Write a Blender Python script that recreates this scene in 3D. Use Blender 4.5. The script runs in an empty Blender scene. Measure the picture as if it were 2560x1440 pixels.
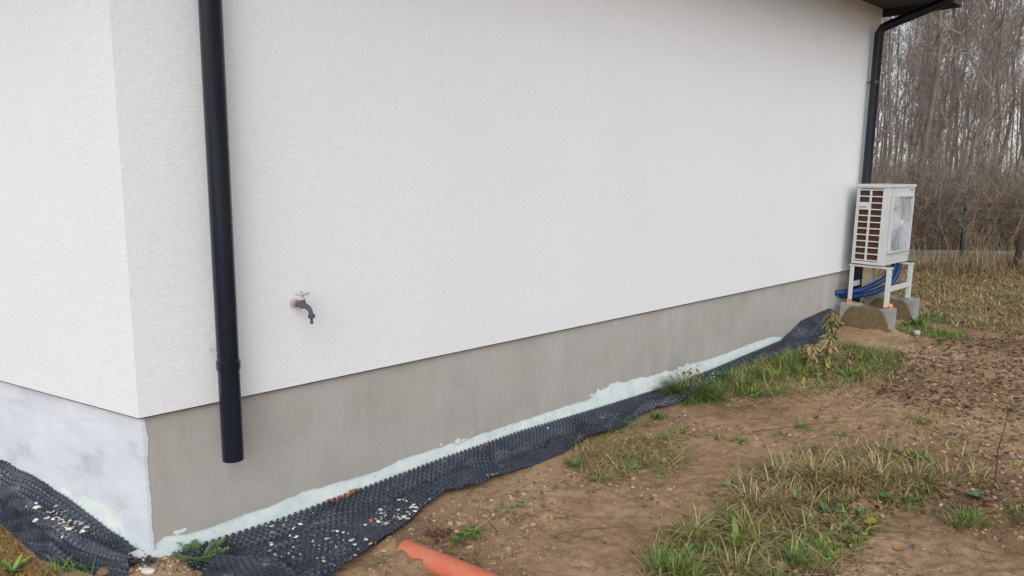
import bpy, math, random
import numpy as np
from mathutils import Vector
random.seed(7); rng = np.random.default_rng(11)
S = bpy.context.scene; COL = S.collection
R = math.radians
# ------------------------------------------------------------------ camera
CX, CY, FPX = 1280., 720., 1850.
PITCH, ROLL = R(9.27), R(.73)
CAMP = np.array([0, 0, 1.70])
Fv = np.array([0, math.cos(PITCH), -math.sin(PITCH)]); R0 = np.array([1., 0, 0]); U0 = np.cross(R0, Fv)
Rv = R0*math.cos(ROLL)+U0*math.sin(ROLL); Uv = np.cross(Rv, Fv)
cd = bpy.data.cameras.new('camera'); cam = bpy.data.objects.new('camera', cd); COL.objects.link(cam)
cd.sensor_width = 36; cd.lens = 36*FPX/2560; cd.clip_start = .05; cd.clip_end = 1500
from mathutils import Matrix
M4 = Matrix(((Rv[0], Uv[0], -Fv[0], CAMP[0]), (Rv[1], Uv[1], -Fv[1], CAMP[1]), (Rv[2], Uv[2], -Fv[2], CAMP[2]), (0, 0, 0, 1)))
cam.matrix_world = M4; S.camera = cam
# ------------------------------------------------------------------ sky and sun (overcast)
w = bpy.data.worlds.new('World'); S.world = w; w.use_nodes = True
nt = w.node_tree; nt.nodes.clear()
sk = nt.nodes.new('ShaderNodeTexSky'); sk.sky_type = 'NISHITA'; sk.sun_disc = False
SUN_EL, SUN_AZ = R(35), R(180)      # azimuth measured clockwise from +Y
sk.sun_elevation = SUN_EL; sk.sun_rotation = SUN_AZ; sk.air_density = 1.0; sk.dust_density = 1.0; sk.ozone_density = 1.5
hs = nt.nodes.new('ShaderNodeHueSaturation'); hs.inputs['Saturation'].default_value = .32
bg = nt.nodes.new('ShaderNodeBackground'); bg.inputs['Strength'].default_value = .15
wo = nt.nodes.new('ShaderNodeOutputWorld')
nt.links.new(sk.outputs[0], hs.inputs['Color']); nt.links.new(hs.outputs[0], bg.inputs[0]); nt.links.new(bg.outputs[0], wo.inputs[0])
sl = bpy.data.lights.new('sun', 'SUN'); sl.energy = 1.5; sl.angle = R(55); sl.color = (1, .995, .99)
so_ = bpy.data.objects.new('sun', sl); COL.objects.link(so_)
sd = Vector((math.sin(SUN_AZ)*math.cos(SUN_EL), math.cos(SUN_AZ)*math.cos(SUN_EL), math.sin(SUN_EL)))
so_.rotation_euler = sd.to_track_quat('Z', 'Y').to_euler(); so_.location = (0, -5, 12)
S.view_settings.view_transform = 'Standard'; S.view_settings.look = 'None'
S.view_settings.exposure = 0.15; S.view_settings.gamma = 1
# ------------------------------------------------------------------ frame of the house walls
A = np.array([-1.61792, 3.08580, 0.])                 # foot of the near corner, plaster plane
UD = np.array([.71994, .69404, 0.]); UD /= np.linalg.norm(UD); ND = np.array([UD[1], -UD[0], 0.])
ang = R(151.09); VD = np.array([math.cos(ang), math.sin(ang), 0.]); NL = np.array([-VD[1], VD[0], 0.])
if NL @ (CAMP-A) < 0: NL = -NL
WL = 7.87
def W(s, o, z): return A+UD*s+ND*o+np.array([0, 0, z])
def sstep(x, a, b):
    t = np.clip((x-a)/(b-a), 0, 1); return t*t*(3-2*t)
# value noise
_T = rng.random((256, 256))
def vn(x, y, sc=1., seed=0):
    x = np.asarray(x, float)/sc+seed*17.3; y = np.asarray(y, float)/sc+seed*9.1
    xi = np.floor(x).astype(int); yi = np.floor(y).astype(int); fx = x-xi; fy = y-yi
    fx = fx*fx*(3-2*fx); fy = fy*fy*(3-2*fy)
    g = lambda i, j: _T[i % 256, j % 256]
    return (g(xi, yi)*(1-fx)*(1-fy)+g(xi+1, yi)*fx*(1-fy)+g(xi, yi+1)*(1-fx)*fy+g(xi+1, yi+1)*fx*fy)*2-1
def fbm(x, y, sc, o=4, seed=0):
    r = 0; a = 1
    for k in range(o): r = r+a*vn(x, y, sc/2**k, seed+k*3); a *= .5
    return r
def gbase(x, y):
    x = np.asarray(x, float); y = np.asarray(y, float)
    s = (x-A[0])*UD[0]+(y-A[1])*UD[1]; o = (x-A[0])*ND[0]+(y-A[1])*ND[1]
    return -.15+.17*sstep(s, 2.2, 8.)+.065*np.exp(-(s*s+o*o)/.07)
def ghi(x, y):
    x = np.asarray(x, float); y = np.asarray(y, float)
    s = (x-A[0])*UD[0]+(y-A[1])*UD[1]; o = (x-A[0])*ND[0]+(y-A[1])*ND[1]
    m = sstep(o, .05, .6)
    q = 1-.85*(1-sstep(o, .38, .62))*(1-sstep(s, 6.0, 7.0))
    z = gbase(x, y)+m*(.030*fbm(x, y, .9, 3, 1))+q*.012*fbm(x, y, .16, 3, 5)
    cr = np.abs(fbm(x, y, .22, 3, 9)); z = z-q*.012*np.clip(1-cr/.10, 0, 1)*sstep(vn(x, y, .6, 4), -.2, .5)
    z = z+q*.008*fbm(x, y, .05, 3, 7)+q*.010*np.clip(fbm(x, y, .11, 2, 17), .1, 1)*sstep(vn(x, y, .9, 14), -.3, .4)
    # soil heaped against the orange pipe
    z = z+.06*np.exp(-((x+.575)**2+(y-3.345)**2)/.0030)+.045*np.exp(-((x+.50)**2+(y-3.255)**2)/.0030)+.045*np.exp(-((x+.42)**2+(y-3.19)**2)/.0022)
    return z
def glow(x, y):
    x = np.asarray(x, float); y = np.asarray(y, float)
    o = (x-A[0])*ND[0]+(y-A[1])*ND[1]; return gbase(x, y)+sstep(o, .05, .6)*.030*fbm(x, y, .9, 3, 1)
def at(px, py, dz=0.):
    d = Fv+Rv*((px-CX)/FPX)+Uv*((CY-py)/FPX); z = 0.
    for _ in range(6):
        p = CAMP+d*((z-CAMP[2])/d[2]); z = float(gbase(p[0], p[1]))+dz
    return p
def at_depth(px, py, dep):
    return CAMP+(Fv+Rv*((px-CX)/FPX)+Uv*((CY-py)/FPX))*dep
def gz(p): return float(ghi(p[0], p[1]))
# ------------------------------------------------------------------ object helpers
def tag(o, label=None, cat=None, group=None, kind=None):
    if label: o['label'] = label
    if cat: o['category'] = cat
    if group: o['group'] = group
    if kind: o['kind'] = kind
    return o
def empty(name, loc=(0, 0, 0), rz=0):
    o = bpy.data.objects.new(name, None); COL.objects.link(o); o.location = Vector(loc); o.rotation_euler = (0, 0, rz)
    o.empty_display_size = .1; return o
def link(name, me, mat, parent=None):
    o = bpy.data.objects.new(name, me); COL.objects.link(o)
    if mat: me.materials.append(mat)
    if parent: o.parent = parent
    return o
class MB:
    """collects shapes for ONE mesh; coordinates are world, shifted by origin at build"""
    def __init__(s): s.v = []; s.f = []; s.c = []; s.n = 0; s.hasc = False
    def add(s, v, f, col=None):
        v = np.asarray(v, float).reshape(-1, 3); s.v.append(v); n = s.n
        s.f += [tuple(i+n for i in q) for q in f]; s.n += len(v)
        if col is None: col = (.5, .5, .5)
        else: s.hasc = True
        c = np.asarray(col, float); 
        if c.ndim == 1: c = np.tile(c, (len(v), 1))
        s.c.append(c)
    def box(s, o, ax, ay, az, col=None):
        o, ax, ay, az = [np.asarray(q, float) for q in (o, ax, ay, az)]
        v = [o+ax*i+ay*j+az*k for i in (0, 1) for j in (0, 1) for k in (0, 1)]
        s.add(v, [(0, 1, 3, 2), (4, 6, 7, 5), (0, 4, 5, 1), (2, 3, 7, 6), (0, 2, 6, 4), (1, 5, 7, 3)], col)
    def tube(s, pts, rad, k=8, col=None, cap=True):
        pts = np.asarray(pts, float); n = len(pts); rad = np.broadcast_to(np.asarray(rad, float), (n,))
        t = np.gradient(pts, axis=0); t /= np.linalg.norm(t, axis=1)[:, None]+1e-9
        ref = np.array([0, 0, 1.]) if abs(t[0][2]) < .9 else np.array([1., 0, 0])
        a = np.cross(t[0], ref); a /= np.linalg.norm(a); V = []
        th = np.arange(k)*2*math.pi/k
        for i in range(n):
            a = a-t[i]*(a@t[i]); a /= np.linalg.norm(a)+1e-9; b = np.cross(t[i], a)
            V.append(pts[i]+rad[i]*(np.cos(th)[:, None]*a+np.sin(th)[:, None]*b))
        f = [(i*k+j, i*k+(j+1) % k, (i+1)*k+(j+1) % k, (i+1)*k+j) for i in range(n-1) for j in range(k)]
        if cap: f += [tuple(range(k-1, -1, -1)), tuple((n-1)*k+j for j in range(k))]
        s.add(np.concatenate(V), f, col)
    def lathe(s, c, axis, prof, k=20, col=None):
        """prof: list of (dist along axis, radius)"""
        axis = np.asarray(axis, float); axis = axis/np.linalg.norm(axis); ref = np.array([0, 0, 1.]) if abs(axis[2]) < .9 else np.array([1., 0, 0])
        a = np.cross(axis, ref); a /= np.linalg.norm(a); b = np.cross(axis, a); th = np.arange(k)*2*math.pi/k
        V = [np.asarray(c)+axis*d+r*(np.cos(th)[:, None]*a+np.sin(th)[:, None]*b) for d, r in prof]; n = len(prof)
        f = [(i*k+j, i*k+(j+1) % k, (i+1)*k+(j+1) % k, (i+1)*k+j) for i in range(n-1) for j in range(k)]
        f += [tuple(range(k-1, -1, -1)), tuple((n-1)*k+j for j in range(k))]
        s.add(np.concatenate(V), f, col)
    def lump(s, c, r, seed=0, col=None, sub=10):
        th = np.linspace(0, math.pi, sub); ph = np.arange(sub*2)*math.pi/sub
        T, Pp = np.meshgrid(th, ph, indexing='ij'); d = np.stack([np.sin(T)*np.cos(Pp), np.sin(T)*np.sin(Pp), np.cos(T)], -1)
        q = 1+.18*vn(d[..., 0]*2+d[..., 2]*1.3, d[..., 1]*2-d[..., 2], 1., seed)+.10*vn(d[..., 0]*5+d[..., 2]*4, d[..., 1]*5-d[..., 2]*3, 1., seed+1)
        q[0] = q[0].mean(); q[-1] = q[-1].mean()
        V = (np.asarray(c)+d*q[..., None]*np.asarray(r)).reshape(-1, 3); k = sub*2
        f = [(i*k+j, (i+1)*k+j, (i+1)*k+(j+1) % k, i*k+(j+1) % k) for i in range(sub-1) for j in range(k)]
        s.add(V, f, col)
    def build(s, name, mat, parent=None, smooth=False, origin=None, bevel=0, auto=None):
        me = bpy.data.meshes.new(name); V = np.concatenate(s.v) if s.v else np.zeros((0, 3))
        if origin is not None: V = V-np.asarray(origin)
        me.from_pydata(V.tolist(), [], s.f); me.update()
        if s.hasc:
            at_ = me.color_attributes.new('Col', 'FLOAT_COLOR', 'POINT'); c = np.concatenate(s.c)
            at_.data.foreach_set('color', np.concatenate([c, np.ones((len(c), 1))], 1).ravel())
        if smooth: me.polygons.foreach_set('use_smooth', [True]*len(me.polygons))
        o = link(name, me, mat, parent)
        if origin is not None and parent is None: o.location = Vector(origin)
        if bevel:
            b = o.modifiers.new('b', 'BEVEL'); b.width = bevel; b.segments = 2; b.limit_method = 'ANGLE'; b.angle_limit = R(40)
        if auto:
            es = o.modifiers.new('e', 'EDGE_SPLIT'); es.split_angle = R(auto)
        return o
def grid_obj(name, P3, mat, parent=None, smooth=True, mask=None, col=None, dust=None):
    n, m = P3.shape[:2]; idx = np.arange(n*m).reshape(n, m)
    F = np.stack([idx[:-1, :-1], idx[1:, :-1], idx[1:, 1:], idx[:-1, 1:]], -1).reshape(-1, 4)
    if mask is not None: F = F[mask[:-1, :-1].ravel()]
    me = bpy.data.meshes.new(name); me.vertices.add(n*m); me.vertices.foreach_set('co', P3.reshape(-1).astype(np.float32))
    me.loops.add(len(F)*4); me.loops.foreach_set('vertex_index', F.ravel().astype(np.int32))
    me.polygons.add(len(F)); me.polygons.foreach_set('loop_start', np.arange(0, len(F)*4, 4, dtype=np.int32))
    me.polygons.foreach_set('use_smooth', np.full(len(F), smooth)); me.update(calc_edges=True)
    if dust is not None:
        a_ = me.attributes.new('Dust', 'FLOAT', 'POINT'); a_.data.foreach_set('value', dust.ravel().astype(np.float32))
    return link(name, me, mat, parent)
# ------------------------------------------------------------------ materials
def mat(name, col=(.5, .5, .5), rough=.6, metal=0, spec=.5):
    m = bpy.data.materials.new(name); m.use_nodes = True; n = m.node_tree
    b = n.nodes['Principled BSDF']; b.inputs['Base Color'].default_value = (*col, 1); b.inputs['Roughness'].default_value = rough
    b.inputs['Metallic'].default_value = metal; b.inputs['Specular IOR Level'].default_value = spec
    return m, n, b
def N(n, t, **k):
    q = n.nodes.new(t)
    for a, v in k.items():
        if a in q.inputs.keys(): q.inputs[a].default_value = v
        else: setattr(q, a, v)
    return q
def tex(n, sc, det=4, rough=.55, coord='Object', stretch=None, kind='ShaderNodeTexNoise'):
    tc = n.nodes.new('ShaderNodeTexCoord'); src = tc.outputs['Object' if coord == 'Geo' else coord]
    if coord == 'Geo': src = n.nodes.new('ShaderNodeNewGeometry').outputs['Position']
    if stretch:
        mp = n.nodes.new('ShaderNodeMapping'); mp.inputs['Scale'].default_value = stretch
        if len(stretch) == 4: pass
        n.links.new(src, mp.inputs[0]); src = mp.outputs[0]
    t = n.nodes.new(kind); t.inputs['Scale'].default_value = sc
    if kind == 'ShaderNodeTexNoise': t.inputs['Detail'].default_value = det; t.inputs['Roughness'].default_value = rough
    n.links.new(src, t.inputs['Vector']); return t
def ramp(n, src, stops):
    r = n.nodes.new('ShaderNodeValToRGB'); e = r.color_ramp.elements
    while len(e) < len(stops): e.new(.5)
    for q, (p, c) in zip(e, stops):
        q.position = p; q.color = (*c, 1) if len(c) == 3 else c
    n.links.new(src, r.inputs[0]); return r
def mix(n, fac, a, b, mode='MIX'):
    q = n.nodes.new('ShaderNodeMix'); q.data_type = 'RGBA'; q.blend_type = mode
    for i, v in ((0, fac), (6, a), (7, b)):
        if hasattr(v, 'links') or hasattr(v, 'is_linked'): n.links.new(v, q.inputs[i])
        elif i == 0: q.inputs[0].default_value = v
        else: q.inputs[i].default_value = (*v, 1)
    return q.outputs[2]
def bump(n, b, src, strength=.3, dist=.01, prev=None):
    q = n.nodes.new('ShaderNodeBump'); q.inputs['Strength'].default_value = strength; q.inputs['Distance'].default_value = dist
    n.links.new(src, q.inputs['Height'])
    if prev: n.links.new(prev, q.inputs['Normal'])
    n.links.new(q.outputs[0], b.inputs['Normal']); return q.outputs[0]
G = (0, 0, 0); Wt = (1, 1, 1)
def m_plaster():
    m, n, b = mat('plaster', (.80, .79, .785), .9, spec=.2)
    big = tex(n, 1.1, 3); c = ramp(n, big.outputs[0], [(.3, (.768, .776, .79)), (.7, (.79, .798, .814))])
    g = tex(n, 150, 3, .6, stretch=(.55, .55, 1.3)); r = ramp(n, g.outputs[0], [(.3, (.90, .90, .90)), (.6, (1.03, 1.03, 1.03))])
    n.links.new(mix(n, 1., c.outputs[0], r.outputs[0], 'MULTIPLY'), b.inputs['Base Color'])
    v = tex(n, 42, 4, .7, stretch=(.7, .7, 1.4))
    p = bump(n, b, g.outputs[0], .5, .004); bump(n, b, v.outputs[0], .35, .005, p); return m
def m_coat():
    m, n, b = mat('render_coat', (.36, .33, .30), .85, spec=.25)
    a = tex(n, 1.6, 5, .6, stretch=(1, 1, 1.6)); c = ramp(n, a.outputs[0], [(.25, (.365, .342, .315)), (.5, (.41, .388, .36)), (.72, (.435, .42, .402))])
    st = tex(n, 5., 4, .6, stretch=(1.6, 1.6, .35)); r = ramp(n, st.outputs[0], [(.45, (1, 1, 1)), (.8, (.90, .905, .91))])
    fl = tex(n, 55, 2, .6); s = ramp(n, fl.outputs[0], [(.34, (.95, .94, .93)), (.5, (1, 1, 1))])
    x = mix(n, 1., c.outputs[0], r.outputs[0], 'MULTIPLY'); x = mix(n, 1., x, s.outputs[0], 'MULTIPLY')
    sp = tex(n, 22, 2, .5); q = ramp(n, sp.outputs[0], [(.19, (.6, .58, .56)), (.22, (1, 1, 1))]); x = mix(n, 1., x, q.outputs[0], 'MULTIPLY')
    lp_ = tex(n, 1.3, 4, .7, stretch=(2.2, 2.2, .45)); lr = ramp(n, lp_.outputs[0], [(.55, (1, 1, 1)), (.72, (1.14, 1.15, 1.17))]); x = mix(n, 1., x, lr.outputs[0], 'MULTIPLY')
    n.links.new(x, b.inputs['Base Color']); f = tex(n, 90, 4, .6); bump(n, b, f.outputs[0], .12, .002); return m
def m_white_coat():
    m, n, b = mat('primed_coat', (.62, .65, .69), .6, spec=.35)
    a = tex(n, 2.3, 5, .65, stretch=(1, 1, 1.5)); c = ramp(n, a.outputs[0], [(.28, (.52, .55, .60)), (.42, (.66, .70, .76)), (.66, (.76, .80, .86))])
    st = tex(n, 10, 5, .7, stretch=(.5, .5, 3)); r = ramp(n, st.outputs[0], [(.3, (.88, .89, .9)), (.65, (1, 1, 1))])
    n.links.new(mix(n, 1., c.outputs[0], r.outputs[0], 'MULTIPLY'), b.inputs['Base Color'])
    bump(n, b, st.outputs[0], .25, .004); return m
def m_mint():
    m, n, b = mat('mint_board', (.5, .68, .64), .75, spec=.3)
    a = tex(n, 9, 5, .65); c = ramp(n, a.outputs[0], [(.28, (.60, .63, .54)), (.45, (.66, .77, .76)), (.62, (.80, .83, .80))])
    s = tex(n, 60, 3, .6); r = ramp(n, s.outputs[0], [(.30, (.6, .56, .5)), (.38, (1, 1, 1))])
    n.links.new(mix(n, .6, c.outputs[0], r.outputs[0], 'MULTIPLY'), b.inputs['Base Color'])
    bump(n, b, a.outputs[0], .3, .01); return m
def m_dark_metal():
    m, n, b = mat('anthracite_metal', (.006, .010, .017), .33, spec=.5)
    a = tex(n, 26, 4, .7, stretch=(1, 1, .5)); c = ramp(n, a.outputs[0], [(.3, (.003, .008, .017)), (.8, (.006, .013, .026))]); n.links.new(c.outputs[0], b.inputs['Base Color'])
    s = tex(n, 120, 1, .5); r = ramp(n, s.outputs[0], [(.7, (.20, .20, .20)), (.8, (.35, .35, .35))]); n.links.new(r.outputs[0], b.inputs['Roughness']); return m
def m_membrane(name='dimpled_plastic', dirt=.56):
    m, n, b = mat(name, (.03, .035, .045), .38, spec=.42)
    base = tex(n, 6, 3); c = ramp(n, base.outputs[0], [(.3, (.008, .012, .025)), (.7, (.015, .022, .042))])
    d = tex(n, 5, 6, .72); dm = ramp(n, d.outputs[0], [(dirt, G), (dirt+.1, (.5, .5, .5)), (dirt+.3, (.85, .85, .85))])
    d2 = tex(n, 45, 3, .6); dm2 = ramp(n, d2.outputs[0], [(.48, G), (.62, Wt)])
    x = mix(n, 1., dm.outputs[0], dm2.outputs[0], 'MULTIPLY')
    at1 = n.nodes.new('ShaderNodeAttribute'); at1.attribute_name = 'Dust'
    d3 = tex(n, 3.2, 6, .7); dm3 = ramp(n, d3.outputs[0], [(.34, (.06, .06, .06)), (.62, (.75, .75, .75))])
    vd = N(n, 'ShaderNodeMath', operation='MULTIPLY'); n.links.new(at1.outputs['Fac'], vd.inputs[0]); n.links.new(dm3.outputs[0], vd.inputs[1])
    c4 = mix(n, vd.outputs[0], c.outputs[0], (.12, .135, .165))
    cc = mix(n, x, c4, (.38, .35, .30)); n.links.new(cc, b.inputs['Base Color'])
    rr = ramp(n, d.outputs[0], [(.4, (.24, .24, .24)), (.7, (.7, .7, .7))]); n.links.new(rr.outputs[0], b.inputs['Roughness']); return m
def m_soil():
    m, n, b = mat('soil', (.25, .16, .1), .92, spec=.2)
    a = tex(n, .9, 5, .6, 'Geo'); c = ramp(n, a.outputs[0], [(.3, (.195, .128, .073)), (.46, (.35, .234, .143)), (.66, (.48, .332, .212))])
    f = tex(n, 14, 6, .7, 'Geo'); r = ramp(n, f.outputs[0], [(.30, (.70, .67, .64)), (.50, (1, 1, 1)), (.75, (1.12, 1.1, 1.08))])
    g = tex(n, 130, 3, .7, 'Geo'); q = ramp(n, g.outputs[0], [(.3, (.62, .58, .55)), (.52, (1.03, 1.03, 1.03)), (.75, (1.2, 1.2, 1.18))])
    x = mix(n, 1., c.outputs[0], r.outputs[0], 'MULTIPLY'); x = mix(n, 1., x, q.outputs[0], 'MULTIPLY')
    dm_ = tex(n, .33, 2, .5, 'Geo'); dr = ramp(n, dm_.outputs[0], [(.40, (.86, .84, .78)), (.60, (1.04, 1.03, 1.04))]); x = mix(n, 1., x, dr.outputs[0], 'MULTIPLY')
    n.links.new(x, b.inputs['Base Color']); p = bump(n, b, f.outputs[0], .55, .02); bump(n, b, g.outputs[0], .6, .006, p); return m
def m_attr(name, rough=.6, nsc=40, lo=.75, gain=1.):
    m, n, b = mat(name, (.1, .1, .05), rough, spec=.3); a = n.nodes.new('ShaderNodeAttribute'); a.attribute_name = 'Col'
    t = tex(n, nsc, 3); r = ramp(n, t.outputs[0], [(.3, (lo*gain,)*3), (.7, (1.15*gain,)*3)])
    n.links.new(mix(n, 1., a.outputs[0], r.outputs[0], 'MULTIPLY'), b.inputs['Base Color']); return m
def m_noise(name, c1, c2, sc=8, rough=.7, bs=.2, bd=.004, spec=.4, stretch=None):
    m, n, b = mat(name, c1, rough, spec=spec); t = tex(n, sc, 5, .6, stretch=stretch); r = ramp(n, t.outputs[0], [(.32, c1), (.68, c2)])
    n.links.new(r.outputs[0], b.inputs['Base Color'])
    if bs: bump(n, b, t.outputs[0], bs, bd)
    return m
M = dict(plaster=m_plaster(), coat=m_coat(), white=m_white_coat(), mint=m_mint(), dark=m_dark_metal(), memb=m_membrane(), soil=m_soil(),
         leaf=m_attr('leafy', .55), debris=m_attr('debris', .85), bark=m_noise('bark', (.13, .11, .095), (.24, .215, .19), 9, .9, .5, .02, .2, (1, 1, .3)),
         soffit=m_noise('dark_soffit', (.03, .025, .025), (.05, .042, .038), 6, .6, .1),
         twig=m_attr('twig_bark', .9, gain=1.12), zinc=m_noise('zinc', (.35, .35, .36), (.5, .5, .51), 30, .4, .1, .002), )
def pline(pts, x):
    pts = np.array(pts); return np.interp(x, pts[:, 0], pts[:, 1])
# ------------------------------------------------------------------ ground
def axis(lo, hi, st, far):
    a = list(np.arange(lo, hi, st)); d = st; x = hi
    while x < far: a.append(x); d *= 1.10; x += d
    d = st; x = lo-st; pre = []
    while x > -far: pre.append(x); d *= 1.10; x -= d
    return np.array(pre[::-1]+a)
gx = axis(-2.9, 4.2, .013, 500); gy = axis(2.2, 8.2, .013, 500)
X, Y = np.meshgrid(gx, gy, indexing='ij')
near = np.clip(1-(np.maximum(np.abs(X-.6)-4, 0)+np.maximum(np.abs(Y-5)-4, 0))/8, 0, 1)
Z = gbase(X, Y)+(ghi(X, Y)-gbase(X, Y))*np.maximum(near, .25)
ground = grid_obj('ground', np.stack([X, Y, Z], -1), M['soil']); tag(ground, kind='structure')
del X, Y, Z
# ------------------------------------------------------------------ house
house = empty('house', A); tag(house, 'white plastered house with grey rendered plinth, dark downpipes and dark eaves', 'house')
def hp(mb, name, m_, **k): return mb.build(name, m_, house, origin=A, **k)
def outline(ins):
    # inset polygon corners: long wall plane at o=-ins, left wall plane at NL=-ins
    def isect(p, d, q, e):
        t = np.linalg.solve(np.array([[d[0], -e[0]], [d[1], -e[1]]]), (q-p)[:2]); return p+d*t[0]
    c0 = isect(A-ND*ins, UD, A-NL*ins, VD)
    c1 = A+UD*(WL-ins)-ND*ins; c2 = A+UD*(WL-ins)-ND*8.5
    c4 = A+VD*(7.)-NL*ins; c3 = isect(c2, -UD, c4, NL)
    return [c0, c1, c2, c3, c4]
def prism(mb, poly, z0, z1):
    n = len(poly); v = [np.array([p[0], p[1], z0]) for p in poly]+[np.array([p[0], p[1], z1]) for p in poly]
    f = [(i, (i+1) % n, n+(i+1) % n, n+i) for i in range(n)]+[tuple(range(n-1, -1, -1)), tuple(range(n, 2*n))]; mb.add(v, f)
PZ = .60; SZ = 3.47
b = MB(); prism(b, outline(0), PZ, SZ); hp(b, 'plaster_wall', M['plaster'])
b = MB(); prism(b, outline(.036), -.5, PZ-.001); tag(hp(b, 'insulation_board', M['mint']), 'pale mint insulation board showing below the plinth render')
b = MB(); prism(b, outline(.004), PZ-.006, PZ-.0015); hp(b, 'edge_shadow_strip', M['soffit'])  # thin dark strip standing in for the shadow line under the plaster edge
# grey coat with ragged lower edge
coat_pts = [(0, -.03), (.05, .005), (.114, -.010), (.204, -.023), (.357, -.015), (.519, -.013), (.7, .006), (.75, .012), (.785, .003), (.972, .007), (1.2, -.002), (1.392, .016), (1.686, .017), (2.01, .02), (2.404, .021), (2.762, .025), (3.05, .019), (3.07, .022), (3.11, .055), (3.13, .050), (3.15, .085), (3.18, .062), (3.26, .068), (3.295, .095), (3.33, .088), (3.40, .093), (3.42, .075), (3.492, .072), (3.70, .075), (3.78, .055), (3.804, .061), (3.95, .056), (4.02, .072), (4.08, .050), (4.259, .044), (4.34, .074), (4.40, .046), (4.568, .042), (5.251, .056), (5.629, .075), (5.872, .07), (6.128, .03), (7.9, 0)]
corner_in = outline(.033)[0]
def coat(p0, d, nrm, L, prof, name, m_, label, st=.005):
    s = np.arange(0, L, st); z = pline(prof, s)+.005*fbm(s, s*0, .05, 5, 3)+.006*fbm(s, s*0+7, .3, 2, 13)+.006*np.clip(fbm(s, s*0+4, .09, 2, 8), 0, 1)*sstep(s, 2.8, 3.2)
    n = len(s); top = PZ-.008; V = []
    for z_, o_ in ((None, .004), (z, .004), (z+.002, -.004)):
        zz = np.full(n, top) if z_ is None else z_
        V.append(p0+d*s[:, None]+nrm*o_+np.stack([s*0, s*0, zz], 1))
    V = np.concatenate(V); f = []
    for r in range(2):
        for i in range(n-1): f.append((r*n+i, r*n+i+1, (r+1)*n+i+1, (r+1)*n+i))
    # end returns
    f.append((0, n, 2*n)); f.append((n-1, 3*n-1, 2*n-1))
    mb = MB(); mb.add(V, f); return tag(hp(mb, name, m_), label)
coat(corner_in+UD*.001, UD, ND, WL-.04, coat_pts, 'plinth_render', M['coat'], 'warm grey render on the plinth of the long wall')
lp = [(0, -.045), (.03, -.04), (.10, -.035), (.17, -.02), (.19, .0), (.205, .095), (.389, .105), (.6, .108), (.884, .125), (1.25, .14), (7, .12)]
coat(corner_in+VD*.001, VD, NL, 6.9, lp, 'plinth_render', M['white'], 'whitish grey streaky render on the plinth of the short wall')
# roof: soffit, fascia, verge board, hipped roof body, gutter
OV = .73
b = MB(); o_ = W(-1.0, -9.2, SZ+.001); b.box(o_, UD*(WL+1.06), ND*(9.2+OV), (0, 0, .02)); sof = hp(b, 'soffit', M['soffit'])
b = MB(); b.box(W(-1.0, OV+.002, SZ-.06), UD*(WL+1.06), ND*.022, (0, 0, .22)); hp(b, 'fascia', M['soffit'])
b = MB(); b.box(W(WL+.062, -8, SZ-.075), UD*.022, ND*(8+OV+.024), (0, 0, .24)); hp(b, 'verge_board', M['soffit'])
b = MB(); q = [W(-1, OV, SZ+.14), W(WL+.06, OV, SZ+.14), W(WL+.06, -9.2, SZ+.14), W(-1, -9.2, SZ+.14), W(2.2, -4.2, SZ+1.8), W(WL+.06, -4.2, SZ+1.8)]
b.add(q, [(0, 1, 5, 4), (1, 2, 5), (2, 3, 4, 5), (3, 0, 4)]); hp(b, 'roof', M['dark'])
b = MB(); th = np.linspace(0, math.pi, 9); prof = [(OV+.03+.06-.06*math.cos(t), SZ+.13-.065*math.sin(t)) for t in th]
prof2 = [(o, z+.004) for o, z in prof]
v = [W(s, o, z) for s in (-1.0, WL+.08) for o, z in prof+prof2[::-1]]; k = len(prof)*2
b.add(v, [(i, (i+1) % k, k+(i+1) % k, k+i) for i in range(k)]+[tuple(range(k-1, -1, -1)), tuple(range(k, 2*k))]); hp(b, 'gutter', M['dark'], smooth=False)
# downpipes
def downpipe(s, o, zb, label, r=.048, ring=None, clampz=(), rod=None):
    ze = 3.20; pts = [W(s, o, zb), W(s, o, 1.5), W(s, o, ze-.03), W(s, o+.03, ze+.02)]
    pts += [W(s+.02, o+.12, ze+.06), W(s+.04, OV-.02, SZ-.05), W(s+.04, OV+.06, SZ+.02), W(s+.04, OV+.09, SZ+.10)]
    mb = MB(); mb.tube(pts, r, 28); pipe = hp(mb, 'downpipe', M['dark'], smooth=True, auto=50); tag(pipe, label)
    def sub(mb_, nm, m_, **k_): q_ = mb_.build(nm, m_, pipe, origin=A, **k_); return q_
    mb = MB(); mb.lathe(W(s, o, zb-.001), (0, 0, 1), [(0, r-.004), (.0005, r-.004)], 28); sub(mb, 'pipe_opening', M['soffit'])
    if ring:
        mb = MB(); mb.lathe(W(s, o, ring-.025), (0, 0, 1), [(0, r+.0015), (.002, r+.005), (.037, r+.005), (.040, r+.0055), (.043, r+.0015)], 28); sub(mb, 'joint_collar', M['dark'], smooth=True, auto=30)
    for cz in clampz:
        mb = MB(); mb.lathe(W(s, o, cz-.012), (0, 0, 1), [(0, r+.001), (0, r+.004), (.024, r+.004), (.024, r+.001)], 28)
        mb.tube([W(s, 0.001, cz), W(s, o-r-.002, cz)], .006, 8); mb.box(W(s-.016-r, o-.008, cz-.012), UD*.018, ND*.016, (0, 0, .024)); sub(mb, 'pipe_clamp', M['dark'])
    if rod:
        mb = MB(); mb.tube([W(s-r+.006, .001, rod), W(s-r-.002, o-.02, rod), W(s-r-.007, o-.008, rod), W(s-r+.004, o-.004, rod)], .0035, 8); sub(mb, 'fixing_screw', M['zinc'])
    return pipe
downpipe(.364, .10, .343, 'dark anthracite downpipe ending open above the plinth near the house corner', ring=.80, clampz=(), rod=.86)
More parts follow.
